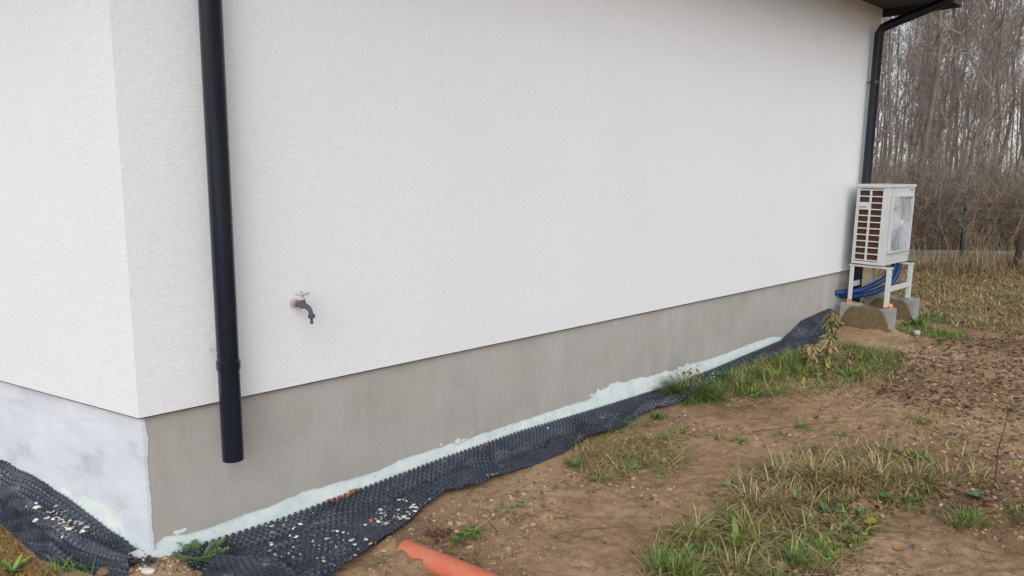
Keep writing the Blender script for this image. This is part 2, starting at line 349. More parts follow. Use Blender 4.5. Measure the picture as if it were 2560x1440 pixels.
downpipe(7.60, .085, .10, 'dark anthracite downpipe at the far end of the wall behind the heat pump', clampz=(2.66,))
Zv_ = np.array([0, 0, 1.])
# tap
TS, TZ = .745, 1.025
tapm = m_noise('blue_grey_plastic', (.06, .07, .09), (.085, .098, .12), 60, .5, .1, .001)
b = MB(); b.tube([W(TS, .045, TZ), W(TS, .112, TZ), W(TS+.003, .130, TZ-.002), W(TS+.005, .146, TZ-.010), W(TS+.006, .157, TZ-.022), W(TS+.007, .163, TZ-.040)], [.0135, .014, .0125, .0115, .011, .0105], 16)
b.lathe(W(TS+.002, .092, TZ), (0, 0, 1), [(0, .013), (.022, .013), (.023, .010), (.024, .006)], 14)
b.lathe(W(TS, .082, TZ-.019), (0, 0, 1), [(0, .005), (.01, .006)], 10)
b.lathe(W(TS+.007, .164, TZ-.054), (0, 0, 1), [(0, .014), (.001, .017), (.018, .017), (.019, .011)], 8)
tap = hp(b, 'garden_tap', tapm, smooth=True, auto=35); tag(tap, 'blue grey garden tap sticking out of the plaster beside the near downpipe')
def tp(mb, nm, m_, **k): return mb.build(nm, m_, tap, origin=A, **k)
ivory = m_noise('ivory_plastic', (.42, .42, .42), (.54, .54, .53), 40, .5, .1, .001)
b = MB(); b.lathe(W(TS+.002, .092, TZ+.0245), (0, 0, 1), [(0, .011), (.010, .012), (.013, .006), (.026, .006)], 14)
for a in (.3, .3+math.pi/2):
    c = W(TS+.002, .092, TZ+.054); d = (UD*math.cos(a)+ND*math.sin(a))
    b.tube([c-d*.033+np.array([0, 0, .004]), c-d*.014, c, c+d*.014, c+d*.033+np.array([0, 0, .004])], [.006, .006, .009, .006, .006], 8)
tp(b, 'tap_handle', ivory, smooth=True)
b = MB(); b.lathe(W(TS, -.002, TZ), ND, [(0, .020), (.010, .0215), (.028, .020), (.034, .016)], 20); tp(b, 'wall_rosette', m_noise('foam_tan', (.36, .34, .28), (.55, .53, .47), 50, .8, .3), smooth=True)
b = MB(); b.lathe(W(TS, .0325, TZ), ND, [(0, .0185), (.012, .0180), (.013, .014)], 16); tp(b, 'brass_nut', m_noise('brass', (.30, .19, .09), (.40, .27, .15), 70, .5, 0))
b = MB(); b.lathe(W(TS+.007, .164, TZ-.082), (0, 0, 1), [(0, .006), (.004, .009), (.008, .006), (.012, .009), (.016, .006), (.027, .007)], 12); tp(b, 'hose_nozzle', m_noise('red_brown', (.16, .07, .06), (.05, .05, .06), 90, .4, 0), smooth=True)
# splashes of white filler on the plinth, whitish smear wrapped round its corner, scuff on the plaster
def on_wall(px, py, o=0.):
    d = Fv+Rv*((px-CX)/FPX)+Uv*((CY-py)/FPX); q_ = A+ND*o; return CAMP+d*((q_-CAMP) @ ND)/(d @ ND)
fill = m_noise('white_filler', (.60, .62, .58), (.74, .75, .72), 40, .8, .4, .004)
for px, py, r_ in [(1146, 1104, .022), (1160, 1101, .014), (1103, 1112, .009), (1180, 1080, .007), (1262, 1072, .010), (1478, 988, .014), (1471, 1003, .010), (1748, 910, .03), (1700, 921, .02), (450, 1330, .016)]:
    p_ = on_wall(px, py, -.029); b = MB(); n_ = 26; th = np.linspace(0, 2*math.pi, n_, endpoint=False); rr_ = r_*(1+.45*vn(np.cos(th)*1.5+px, np.sin(th)*1.5, 1., 3)+.3*vn(np.cos(th)*4+px, np.sin(th)*4, 1., 6))
    V = [p_+ND*.004]+[p_+UD*rr_[i_]*1.5*math.cos(th[i_])+Zv_*rr_[i_]*.8*math.sin(th[i_]) for i_ in range(n_)]; b.add(V, [(0, i_+1, (i_+1) % n_+1) for i_ in range(n_)]); hp(b, 'filler_splash', fill, smooth=True)
b = MB(); zz = np.linspace(-.035, PZ-.01, 150); ww = .007+.010*np.clip(fbm(zz, zz*0, .12, 4, 3)+.2, 0, 2); c_ = corner_in
V = []
for z_, w_ in zip(zz, ww): V += [c_+NL*.0052+VD*.007+Zv_*z_, c_+(ND+NL)*.0052+Zv_*z_, c_+ND*.0062+UD*w_+Zv_*z_, c_+ND*.0038+UD*(w_+.001)+Zv_*z_]
b.add(V, [(4*i_+k_, 4*i_+k_+1, 4*i_+k_+5, 4*i_+k_+4) for i_ in range(149) for k_ in (0, 1, 2)]); hp(b, 'corner_smear', M['white'])
scm = m_noise('scuff', (.66, .60, .56), (.74, .70, .67), 30, .9, 0)
b = MB(); b.tube([on_wall(1884, 572, .001), on_wall(1886, 590, .001), on_wall(1887, 608, .001)], [.001, .0028, .001], 5); hp(b, 'scuff_mark', scm); b = MB(); b.tube([on_wall(1882, 640, .001), on_wall(1884, 665, .001), on_wall(1878, 688, .001), on_wall(1852, 692, .001)], [.0008, .0016, .0018, .0008], 5); hp(b, 'scuff_mark', scm)
# ------------------------------------------------------------------ dimpled membrane along the long wall
top_pts = [(0, -.105), (.2, -.093), (.644, -.102), (1.12, -.085), (1.686, -.065), (2.368, -.055), (3.209, -.075), (4.153, -.088), (4.775, -.069), (5.263, -.042), (6.053, -.005), (6.259, .062), (6.473, .138), (6.946, .175), (7.6, .205)]
def soa(px, py):
    p = at(px, py, .012); return float((p-A) @ UD), float((p-A) @ ND)
outer = [soa(*q) for q in [(850, 1440), (920, 1390), (1000, 1330), (1060, 1270), (1110, 1238), (1200, 1220), (1300, 1175), (1450, 1110), (1560, 1070), (1600, 1040), (1700, 1010), (1800, 965), (1850, 930), (1900, 905), (2000, 885), (2050, 855), (2085, 830)]]
outer = [(-.2, outer[0][1]+.16), (.15, outer[0][1]+.10)]+outer+[(7.5, .09)]
PITCHD = .033
def dimple(a, c, h=.008):
    ca = a/PITCHD; cc = c/(PITCHD*.866); row = np.floor(cc+.5); x = ca-.5*(row.astype(int) % 2); dx = x-np.floor(x+.5); dy = (cc-row)*.866
    r = np.sqrt(dx*dx+dy*dy)
    # second nearest row handled by symmetric rounding
    return h*(1-sstep(r, .16, .32))
def sheet(name, base, a, c, inv, mt, parent=None, mask=None, h=.013):
    P3 = base; du = np.gradient(P3, axis=0); dv = np.gradient(P3, axis=1); nn = np.cross(du, dv); nn /= np.linalg.norm(nn, axis=-1)[..., None]+1e-9
    if nn[..., 2].mean() < 0: nn = -nn
    D = dimple(a, c, h)*np.where(inv, -.9, 1.)
    return grid_obj(name, P3+nn*D[..., None], mt, parent, mask=mask, dust=np.where(inv, .35, 1.)*(1-dimple(a, c, 1.)))
st = .0055
s = np.concatenate([np.arange(.13, 2.6, .0036), np.arange(2.6, 7.2, st)]); nt_ = 200; t = np.linspace(0, 1, nt_)
SS, TT = np.meshgrid(s, t, indexing='ij')
zt = pline(top_pts, SS); oe = pline(outer, SS)+.016*fbm(SS, SS*0, .35, 4, 2)
O = -.026+(oe+.026)*TT**1.0
gxy = A[:2]+UD[:2]*SS[..., None]+ND[:2]*O[..., None]
gb = glow(gxy[..., 0], gxy[..., 1])
fall = 1-sstep(O, -.02, .10+.03*vn(SS, SS*0, .5, 3))
Zs = gb+.022+(zt-gb-.022)*np.where(fall > 0, fall, 0)
Zs = Zs+.034*(1-fall)*fbm(SS*1.3+O*2.6, O*2-SS*.5, .42, 3, 6)*(1-sstep(TT, .9, 1)*.4)
crs = np.abs(fbm(SS+O*1.7, O*1.4-SS*.5, .5, 2, 23)); Zs = Zs+.018*(1-fall)*np.clip(1-crs/.16, 0, 1)**1.2*sstep(SS, .7, 1.4)
# hump and fold lines running along the sheet
fl = .62+.16*np.sin(SS*2.1+.6)+.08*vn(SS, SS*0, .6, 9)
inv = (TT > fl) & ((vn(SS, SS*0+3, 1.1, 12) > -.25) & (SS < 3.2) & (SS > .75))
ridge = np.exp(-((TT-fl)/.05)**2)*.020*(.6+.4*vn(SS, SS*0, .8, 7)); Zs = Zs+ridge*(SS < 3.6)+np.where(inv, .006, 0)
Zs = Zs+.022*sstep(TT, .9, 1)*np.clip(vn(SS, SS*0, .5, 31), -.4, 1)
Zs = np.maximum(Zs, ghi(gxy[..., 0], gxy[..., 1])*1.0+.010-.02*sstep(TT, .97, 1))
base = np.concatenate([gxy, Zs[..., None]], -1)
arc = O+np.abs(zt-Zs)*0
dl = np.sqrt(np.diff(base[..., 2], axis=1)**2+np.diff(O, axis=1)**2); arc = (O+.026)*1.06+.05*sstep(O, -.03, .08)
starto = .13+.10*vn(TT*3, TT*0, 1, 2)+.04*vn(TT*14, TT*0, 1, 5)
mk = SS > starto+.02
SLONG = s.copy(); LONGB = base; mkL = mk
membrane = sheet('dimpled_membrane', base, SS, arc, inv, M['memb'], mask=mk)
so2 = membrane.modifiers.new('t', 'SOLIDIFY'); so2.thickness = .0015; so2.offset = -1
tag(membrane, 'long black dimpled drainage membrane lying along the foot of the long wall', 'membrane')
# small sheet end lying beside it at the very bottom of the picture
a0 = np.arange(0, .42, st); c0 = np.arange(0, .40, st); AA, CC = np.meshgrid(a0, c0, indexing='ij')
p0 = at(545, 1418); d1 = at(830, 1425)-p0; d1[2] = 0; d1 /= np.linalg.norm(d1); d2 = np.array([d1[1], -d1[0], 0])
bp = p0+d1*(AA[..., None]*.95)+d2*CC[..., None]
bp[..., 2] = glow(bp[..., 0], bp[..., 1])+.075+.012*fbm(AA, CC, .2, 2, 3)-.03*sstep(AA, .3, .42)
mk2 = (CC > .02+.02*vn(AA, AA*0, .08, 2)+.10*sstep(AA, .22, .42))
m2 = sheet('membrane_scrap', bp, AA, CC, np.zeros_like(AA, bool), M['memb'], mask=mk2, h=.007)
tag(m2, 'smaller sheet of black dimpled membrane lapped over the near end of the long one', 'membrane')
# raised far end of membrane leaning on wall
# left-hand membrane along the short wall
t_ = np.arange(-.06, 3.2, st); c_ = np.linspace(0, 1, 120)
TTl, CCl = np.meshgrid(t_, c_, indexing='ij')
ltop = [(-.1, -.10), (0, -.085), (.166, -.067), (.4, .013), (.713, .085), (1.255, .134), (3.3, .18)]
zt = pline(ltop, TTl)
lo_ = []
for q in [(240, 1440), (190, 1425), (100, 1400), (0, 1310)]:
    p = at(*q); lo_.append((float((p-A) @ VD), float((p-A) @ NL)))
print('left outer', lo_)
lo_ = sorted(lo_); oe = pline([(-.1, lo_[0][1]+.02)]+lo_+[(3.3, lo_[-1][1]+.12)], TTl)
Ol = -.026+(oe+.026)*CCl
gxy = A[:2]+VD[:2]*TTl[..., None]+NL[:2]*Ol[..., None]; gb = gbase(gxy[..., 0], gxy[..., 1])
Zl = gb+.01+(zt-gb-.01)*(1-sstep(CCl, .35, 1.)**1.0)*(1-.25*sstep(CCl, .0, .5))
Zl = Zl+.05*np.exp(-((CCl-.60)/.15)**2)+.022*fbm(TTl, Ol*1.5, .35, 3, 6)+.045*np.exp(-((CCl-.42)/.25)**2)*np.exp(-np.clip(TTl+.05, 0, 9)/.13)
Zl = np.maximum(Zl, ghi(gxy[..., 0], gxy[..., 1])+.008-.02*sstep(CCl, .97, 1))
base = np.concatenate([gxy, Zl[..., None]], -1)
dl = np.sqrt(np.diff(base[..., 2], axis=1)**2+np.diff(Ol, axis=1)**2); arc = (Ol+.026)*1.22
invl = CCl > .70
mk = TTl > -.03+.05*vn(CCl*4, CCl*0, 1, 3)+.02*vn(CCl*20, CCl*0, 1, 6)+.06*CCl
LEFTB = base; mkl = mk
ml = sheet('dimpled_membrane', base, TTl, arc, invl, M['memb'], mask=mk)
so2 = ml.modifiers.new('t', 'SOLIDIFY'); so2.thickness = .0015; so2.offset = -1
tag(ml, 'black dimpled membrane arched along the short white plinth, open at the house corner', 'membrane')
# ------------------------------------------------------------------ heat pump, stand, blocks, hoses
cream = m_noise('pale_grey_steel', (.51, .525, .515), (.58, .59, .58), 5, .45, .05, .001)
cream2 = m_noise('galvanised_frame', (.52, .55, .52), (.62, .64, .60), 14, .5, .1, .001)
HS, HO = 7.26, .13; HW, HD, HZ0, HZ1 = .745, .335, .715, 1.555
hpump = empty('heat_pump', W(HS, HO, HZ0)); OHP = W(HS, HO, HZ0)
tag(hpump, 'pale grey outdoor heat pump on a white metal frame at the far wall end', 'heat pump')
def H(mb, nm, m_, par=None, **k): return mb.build(nm, m_, par or hpump, origin=OHP, **k)
def Q(s, o, z): return W(HS+s, HO+o, z)
Zv = np.array([0, 0, 1.])
# casing: shell with an open near side for the coil
b = MB(); T = .012
b.box(Q(0, 0, HZ1-.03), UD*HW, ND*HD, Zv*.03); b.box(Q(0, 0, HZ0), UD*HW, ND*HD, Zv*.03)
b.box(Q(.0, HD-T, HZ0+.03), UD*HW, ND*T, Zv*(HZ1-HZ0-.06)); b.box(Q(.0, 0, HZ0+.03), UD*HW, ND*T, Zv*(HZ1-HZ0-.06)); b.box(Q(HW-T, T, HZ0+.03), UD*T, ND*(HD-2*T), Zv*(HZ1-HZ0-.06))
b.box(Q(0, T, HZ0+.03), UD*T, ND*.016, Zv*(HZ1-HZ0-.06)); b.box(Q(0, HD-T-.051, HZ0+.03), UD*T, ND*.051, Zv*(HZ1-HZ0-.06))
H(b, 'casing', cream, bevel=.004)
b = MB(); b.box(Q(-.008, -.006, HZ1+.001), UD*(HW+.016), ND*(HD+.012), Zv*.014); b.box(Q(-.008, HD+.0065, HZ1-.014), UD*(HW+.016), ND*.003, Zv*.028); b.box(Q(-.0115, -.006, HZ1-.014), UD*.003, ND*(HD+.012), Zv*.028); H(b, 'lid', cream, bevel=.002)
coil = m_noise('coil_copper_brown', (.085, .035, .02), (.15, .06, .035), 60, .6, .2, .002)
b = MB(); b.box(Q(.022, .02, HZ0+.04), UD*.02, ND*(HD-.066), Zv*(HZ1-HZ0-.08))
for k in range(50): b.box(Q(.019, .02+k*.005, HZ0+.04), UD*.004, ND*.0015, Zv*(HZ1-HZ0-.08))
H(b, 'coil', coil)
# grille: two columns by eleven rows
b = MB(); z0, z1 = HZ0+.045, HZ1-.045; y0, y1 = .030, HD-.064; ymid = (y0+y1)/2-.004
for k in range(12):
    zz = z0+(z1-z0)*k/11; b.box(Q(-.004, y0-.002, zz-.006), UD*.013, ND*(y1-y0+.004), Zv*.012)
for yy, ww in ((y0-.006, .010), (ymid-.011, .022), (y1-.002, .010)): b.box(Q(-.0025, yy, z0-.004), UD*.011, ND*ww, Zv*(z1-z0+.008))
H(b, 'side_grille', cream, bevel=.0015)
b = MB(); rr = (z1-z0)/11; b.box(Q(-.006, y0-.004, z0+rr*8+.004), UD*.006, ND*(ymid-y0-.006), Zv*(rr-.008)); H(b, 'rating_plate', cream)
b = MB()
for k in range(7): b.box(Q(-.0075, y0+.010+k*.011, z0+rr*8+.018), UD*.001, ND*.008, Zv*.010)
H(b, 'plate_lettering', M['soffit'])
# front: frame, fan guard, fan
fs0, fs1, fz0, fz1 = .05, .655, HZ0+.13, HZ1-.10; fo = HD
b = MB()
for (a0_, a1_, c0_, c1_) in ((fs0, fs1, fz1-.018, fz1), (fs0, fs1, fz0, fz0+.018), (fs0, fs0+.02, fz0+.018, fz1-.018), (fs1-.02, fs1, fz0+.018, fz1-.018)):
    b.box(Q(a0_, fo+.001, c0_), UD*(a1_-a0_), ND*.032, Zv*(c1_-c0_))
gf = H(b, 'fan_guard', cream, bevel=.003)
lg = m_noise('guard_plastic', (.50, .52, .54), (.58, .60, .62), 8, .4, 0)
b = MB(); cc_ = Q((fs0+fs1)/2+.02, fo+.024, (fz0+fz1)/2)
for k in range(15):
    r_ = .035+k*.0185; th = np.linspace(0, 2*math.pi, 40); pts = [cc_+UD*r_*math.cos(q)+Zv*r_*1.02*math.sin(q) for q in th]; b.tube(pts, .0028, 5, cap=False)
for k in range(12):
    a_ = k*math.pi/6+.2; pts = [cc_+UD*r_*math.cos(a_+r_*1.4)+Zv*r_*math.sin(a_+r_*1.4) for r_ in np.linspace(.02, .29, 8)]; b.tube(pts, .003, 5)
b.lathe(cc_-ND*.004, ND, [(0, .04), (.008, .04), (.012, .03)], 20)
for k in range(26): b.box(Q(fs0+.03, fo+.012, fz0+.04+k*.020), UD*.035, ND*.005, Zv*.006)
H(b, 'guard_rings', lg, gf, smooth=True)
b = MB(); b.box(Q(fs0+.02, fo+.0015, fz0+.018), UD*(fs1-fs0-.04), ND*.003, Zv*(fz1-fz0-.036)); H(b, 'fan_housing', m_noise('housing_grey', (.30, .31, .32), (.38, .39, .40), 4, .6, 0), gf)
b = MB()
for k in range(3):
    a_ = k*2.094+.5; pr = []
    for r_ in np.linspace(.04, .27, 7):
        for dth, oo in ((-.28-.5*r_, .007), (0.1, .013), (.45+.5*r_, .018)):
            q_ = a_+dth+r_*1.5; pr.append(cc_-ND*.022+ND*oo*.9+UD*r_*math.cos(q_)+Zv*r_*math.sin(q_))
    b.add(pr, [(i*3+j, i*3+j+1, (i+1)*3+j+1, (i+1)*3+j) for i in range(6) for j in range(2)])
H(b, 'fan', lg)
b = MB()
for k in range(5): b.box(Q(.60+k*.022, HD+.0005, HZ1-.055), UD*.014, ND*.001, Zv*.016)
H(b, 'brand_lettering', m_noise('grey_print', (.12, .12, .13), (.2, .2, .2), 20, .6, 0))
b = MB(); b.box(Q(fs0+.085, fo+.034, fz1-.085), UD*.07, ND*.001, Zv*.016); b.box(Q(fs0+.10, fo+.034, fz1-.115), UD*.03, ND*.001, Zv*.027); b.box(Q(fs0+.02, fo+.030, fz1-.125), UD*.14, ND*.0035, Zv*.107); 
H(b, 'guard_badge', m_noise('badge_grey', (.4, .41, .42), (.5, .5, .5), 20, .5, 0), gf)
for zz in (HZ0+.07, HZ0+.12, HZ0+.17, HZ0+.44):
    b = MB(); b.box(Q(HW-.075, HD+.0005, zz), UD*.055, ND*.012, Zv*.012); H(b, 'service_clip', cream, bevel=.002)
# stand
SZ0 = .27
stand = empty('pump_stand', W(HS-.02, HO, SZ0)); OST = W(HS-.02, HO, SZ0); tag(stand, 'white metal frame of four legs carrying the heat pump, bolted to concrete', 'stand')
def SB(mb, nm, m_, par=None, **k): return mb.build(nm, m_, par or stand, origin=OST, **k)
LS = (HS+.03, HS+.67); LO = (HO-.015, HO+HD+.03)
for ls in LS:
    for lo2 in LO:
        b = MB(); b.box(W(ls, lo2, SZ0+(0 if ls == LS[0] else .03)), UD*.012, ND*.042, Zv*(.41-(0 if ls == LS[0] else .03))); b.box(W(ls+.0125, lo2 if lo2 == LO[0] else lo2+.034, SZ0+.03), UD*.032, ND*.008, Zv*.37); lg_ = SB(b, 'leg', cream2, bevel=.0015)
        if ls == LS[0]:
            b = MB()
            if lo2 == LO[0]: b.box(W(ls-.004, lo2-.004, SZ0+.002), UD*.004, ND*.048, Zv*.045); tag(SB(b, 'orange_tape', m_noise('orange', (.72, .20, .05), (.75, .28, .09), 20, .5, 0), lg_), 'orange tape round the foot of the leg by the wall')
            else: b.lump(W(ls+.03, lo2+.055, SZ0+.020), (.035, .035, .028), 3); tag(SB(b, 'foam_blob', m_noise('orange_foam', (.75, .25, .05), (.8, .38, .12), 20, .6, .3), lg_, smooth=True), 'orange foam lump at the foot of the outer leg')
for ls in LS:
    b = MB(); b.box(W(ls-.004, LO[0]-.01, SZ0+.4105), UD*.05, ND*(LO[1]-LO[0]+.062), Zv*.022); SB(b, 'top_rail', cream2, bevel=.002)
    for oo in (LO[0]+.02, LO[1]-.02):
        b = MB(); b.box(W(ls, oo, SZ0+.4325), UD*.04, ND*.05, Zv*.012); SB(b, 'rubber_pad', m_noise('navy_rubber', (.012, .016, .04), (.02, .028, .06), 20, .5, 0))
for oo in (LO[0]+.004, LO[1]+.038):
    b = MB(); b.box(W(LS[0]+.05, oo, SZ0+.17), UD*(LS[1]-LS[0]-.05), ND*.006, Zv*.06); SB(b, 'side_rail', cream2, bevel=.0015)
# concrete blocks
def m_block():
    m, n, bb = mat('weathered_concrete', (.3, .29, .27), .9, spec=.2)
    t1 = tex(n, 12, 5, .65); c = ramp(n, t1.outputs[0], [(.3, (.25, .24, .23)), (.7, (.37, .355, .335))])
    tc = n.nodes.new('ShaderNodeTexCoord'); mp = n.nodes.new('ShaderNodeMapping'); mp.vector_type = 'POINT'; mp.inputs['Location'].default_value = (-.0, -.0, 0); n.links.new(tc.outputs['Object'], mp.inputs[0])
    sx = n.nodes.new('ShaderNodeSeparateXYZ'); n.links.new(mp.outputs[0], sx.inputs[0])
    # stain: |x|/(half width) + height term, object x runs along the block, z up
    ab = N(n, 'ShaderNodeMath', operation='ABSOLUTE'); n.links.new(sx.outputs[0], ab.inputs[0])
    pw = N(n, 'ShaderNodeMath', operation='POWER'); n.links.new(ab.outputs[0], pw.inputs[0]); pw.inputs[1].default_value = 4.
    ml_ = N(n, 'ShaderNodeMath', operation='MULTIPLY_ADD'); n.links.new(pw.outputs[0], ml_.inputs[0]); ml_.inputs[1].default_value = 45.; n.links.new(sx.outputs[2], ml_.inputs[2])
    nz = tex(n, 7, 3); ad = N(n, 'ShaderNodeMath', operation='MULTIPLY_ADD'); n.links.new(nz.outputs[0], ad.inputs[0]); ad.inputs[1].default_value = .06; n.links.new(ml_.outputs[0], ad.inputs[2])
    st_ = ramp(n, ad.outputs[0], [(.268, Wt), (.30, G)]); t3 = tex(n, 16, 5, .7); sc_ = ramp(n, t3.outputs[0], [(.3, (.11, .085, .045)), (.7, (.20, .145, .085))])
    n.links.new(mix(n, st_.outputs[0], c.outputs[0], sc_.outputs[0]), bb.inputs['Base Color']); bump(n, bb, t1.outputs[0], .4, .006); return m
MBk = m_block()
def block(s, o0, o1, zt_, label):
    g0 = float(gbase(*W(s, (o0+o1)/2, 0)[:2])); n_ = 15; Lb = o1-o0; V = []; th_ = .16
    for i in range(n_):
        x = -Lb/2+Lb*i/(n_-1); hz = zt_-g0+.010*math.sin(i*.55)-.012*(i/(n_-1))+.006*random.uniform(-1, 1)
        fl_ = .012
        for (yy, zz) in ((-th_/2-fl_, -.08), (-th_/2, hz-.008), (-th_/2+.008, hz), (th_/2-.008, hz), (th_/2, hz-.008), (th_/2+fl_, -.08)): V.append((x*(1.0 if zz > 0 else .985), yy, zz))
    f = [(i*6+j, i*6+j+1, (i+1)*6+j+1, (i+1)*6+j) for i in range(n_-1) for j in range(5)]+[tuple(range(5, -1, -1)), tuple((n_-1)*6+j for j in range(6))]
    mb = MB(); mb.add(V, f); ob = mb.build('concrete_block', MBk, smooth=False); c = W(s+th_/2, (o0+o1)/2, g0)
    ob.location = Vector(c); ob.rotation_euler = (0, 0, math.atan2(ND[1], ND[0])); tag(ob, label, 'concrete block', 'concrete blocks under the heat pump stand'); return ob
block(HS-.03, .07, .60, .27, 'mossy concrete block with arched brown stain, nearer of two under the pump stand')
block(HS+.68, .07, .60, .30, 'pale edged concrete block half hidden behind the nearer one under the pump stand')
blue = m_noise('blue_insulation', (.007, .035, .15), (.014, .055, .21), 25, .55, .2, .002)
def hose(pts, label, r=.030):
    p = np.array(pts); tt = np.linspace(0, 1, len(p)); q = np.linspace(0, 1, 40)
    # smooth through points
    cm = []
    for x in q:
        i = min(int(x*(len(p)-1)), len(p)-2); f_ = x*(len(p)-1)-i; p0_, p1_, p2_, p3_ = p[max(i-1, 0)], p[i], p[i+1], p[min(i+2, len(p)-1)]
        cm.append(.5*((2*p1_)+(-p0_+p2_)*f_+(2*p0_-5*p1_+4*p2_-p3_)*f_*f_+(-p0_+3*p1_-3*p2_+p3_)*f_**3))
    mb = MB(); mb.tube(cm, r, 14); ob = mb.build('insulated_hose', blue, smooth=True, origin=p[0]); tag(ob, label, 'hose', 'blue insulated hoses of the heat pump'); return ob
hose([W(7.30, -.03, .36), W(7.36, .03, .365), W(7.50, .18, .40), W(7.66, .32, .50), W(7.80, .38, .62), W(7.83, .38, .715)], 'blue insulated hose curving from the plinth up to the pump, upper of the pair')
hose([W(7.42, -.03, .325), W(7.48, .06, .315), W(7.62, .20, .34), W(7.80, .34, .43), W(7.93, .39, .57), W(7.95, .38, .715)], 'blue insulated hose sagging beneath its twin under the heat pump, lower of the pair')
# ------------------------------------------------------------------ orange sewer pipe
pa = at(1012, 1375); pb = at(1228, 1462); dpp = (pb-pa); dpp[2] = 0; dpp /= np.linalg.norm(dpp)
orange = m_noise('orange_pvc', (.58, .11, .045), (.60, .20, .12), 9, .5, .1, .002)
q0 = pa+np.array([.02, .0, .0]); zc = float(gbase(*q0[:2]))+.012
b = MB(); p0_ = np.array([q0[0], q0[1], zc])+np.array([dpp[1], -dpp[0], 0])*.035
r_ = .055
b.tube([p0_-dpp*.0, p0_+dpp*.02, p0_+dpp*.5, p0_+dpp*1.6-np.array([0, 0, .03])], r_, 32)
op = b.build('sewer_pipe', orange, smooth=True, origin=p0_, auto=40); tag(op, 'orange plastic sewer pipe lying half buried in the soil', 'pipe')
#VEG#
# ------------------------------------------------------------------ vegetation helpers (numpy)
class VM:
    def __init__(s): s.V = []; s.F = []; s.C = []; s.n = 0
    def add(s, V, F, C):
        s.V.append(V.reshape(-1, 3)); s.F.append(F+s.n); s.C.append(C.reshape(-1, 3)); s.n += V.size//3
    def build(s, name, mt, parent=None, origin=None, smooth=False):
        V = np.concatenate(s.V); F = np.concatenate(s.F); C = np.concatenate(s.C)
        if origin is not None: V = V-np.asarray(origin)
        me = bpy.data.meshes.new(name); me.vertices.add(len(V)); me.vertices.foreach_set('co', V.ravel().astype(np.float32))
        me.loops.add(len(F)*4); me.loops.foreach_set('vertex_index', F.ravel().astype(np.int32)); me.polygons.add(len(F))
        me.polygons.foreach_set('loop_start', np.arange(0, len(F)*4, 4, dtype=np.int32)); me.polygons.foreach_set('use_smooth', np.full(len(F), smooth))
        a = me.color_attributes.new('Col', 'FLOAT_COLOR', 'POINT'); a.data.foreach_set('color', np.concatenate([C, np.ones((len(C), 1))], 1).ravel().astype(np.float32))
        me.update(calc_edges=True); o = link(name, me, mt, parent)
        if origin is not None and parent is None: o.location = Vector(origin)
        return o
def pick(cols, n):
    c = np.array(cols)[rng.integers(0, len(cols), n)]; return c*rng.uniform(.75, 1.25, (n, 1))
def blades(vm, base, yaw, L, wd, lean, bend, col, K=5, wprof=None, roll=None, tipcol=None, zmin=.004):
    n = len(base); t = np.linspace(0, 1, K+1); an = lean[:, None]+bend[:, None]*t[None]; ds = L[:, None]/K
    dx = np.sin(an)*ds; dz = np.cos(an)*ds
    r = np.concatenate([np.zeros((n, 1)), np.cumsum(dx[:, :-1], 1)], 1); z = np.concatenate([np.zeros((n, 1)), np.cumsum(dz[:, :-1], 1)], 1)
    z = np.maximum(z, zmin)
    ctr = base[:, None]+np.stack([np.cos(yaw)[:, None]*r, np.sin(yaw)[:, None]*r, z], -1)
    wp = (1-t**2.2) if wprof is None else wprof(t)
    side = np.stack([-np.sin(yaw), np.cos(yaw), np.zeros(n)], -1)
    if roll is not None: side = side*np.cos(roll)[:, None]+np.array([0, 0, 1.])*np.sin(roll)[:, None]
    off = side[:, None]*(wd[:, None]*wp[None]*.5+.0002)[..., None]
    V = np.stack([ctr-off, ctr+off], 2)            # n,K+1,2,3
    i = np.arange(n)[:, None]*(2*(K+1)); k = np.arange(K)[None]*2
    F = np.stack([i+k, i+k+1, i+k+3, i+k+2], -1).reshape(-1, 4)
    C = np.broadcast_to(col[:, None, None], V.shape).copy()
    if tipcol is not None: C = C*(1-t[None, :, None, None]*.6)+np.asarray(tipcol)*t[None, :, None, None]*.6
    vm.add(V, F, C)
def leafshape(t): return np.sin(math.pi*np.clip(t, 0, 1)**.8)**.8
def segs(vm, P0, P1, r0, r1, col, k=3):
    n = len(P0); d = P1-P0; d = d/(np.linalg.norm(d, axis=1)[:, None]+1e-9)
    ref = np.where(np.abs(d[:, 2:3]) < .9, np.array([[0, 0, 1.]]), np.array([[1., 0, 0]])); a = np.cross(d, ref); a /= np.linalg.norm(a, axis=1)[:, None]; b = np.cross(d, a)
    th = np.arange(k)*2*math.pi/k; ring = np.cos(th)[None, :, None]*a[:, None]+np.sin(th)[None, :, None]*b[:, None]
    V = np.stack([P0[:, None]+ring*r0[:, None, None], P1[:, None]+ring*r1[:, None, None]], 1)
    i = np.arange(n)[:, None]*2*k; j = np.arange(k)[None]; F = np.stack([i+j, i+(j+1) % k, i+k+(j+1) % k, i+k+j], -1).reshape(-1, 4)
    vm.add(V, F, np.broadcast_to(col[:, None, None], V.shape).copy())
def inpoly(x, y, poly):
    r = np.zeros(len(x), bool); j = len(poly)-1
    for i in range(len(poly)):
        xi, yi = poly[i][:2]; xj, yj = poly[j][:2]
        c = ((yi > y) != (yj > y)) & (x < (xj-xi)*(y-yi)/(yj-yi+1e-12)+xi); r ^= c; j = i
    return r
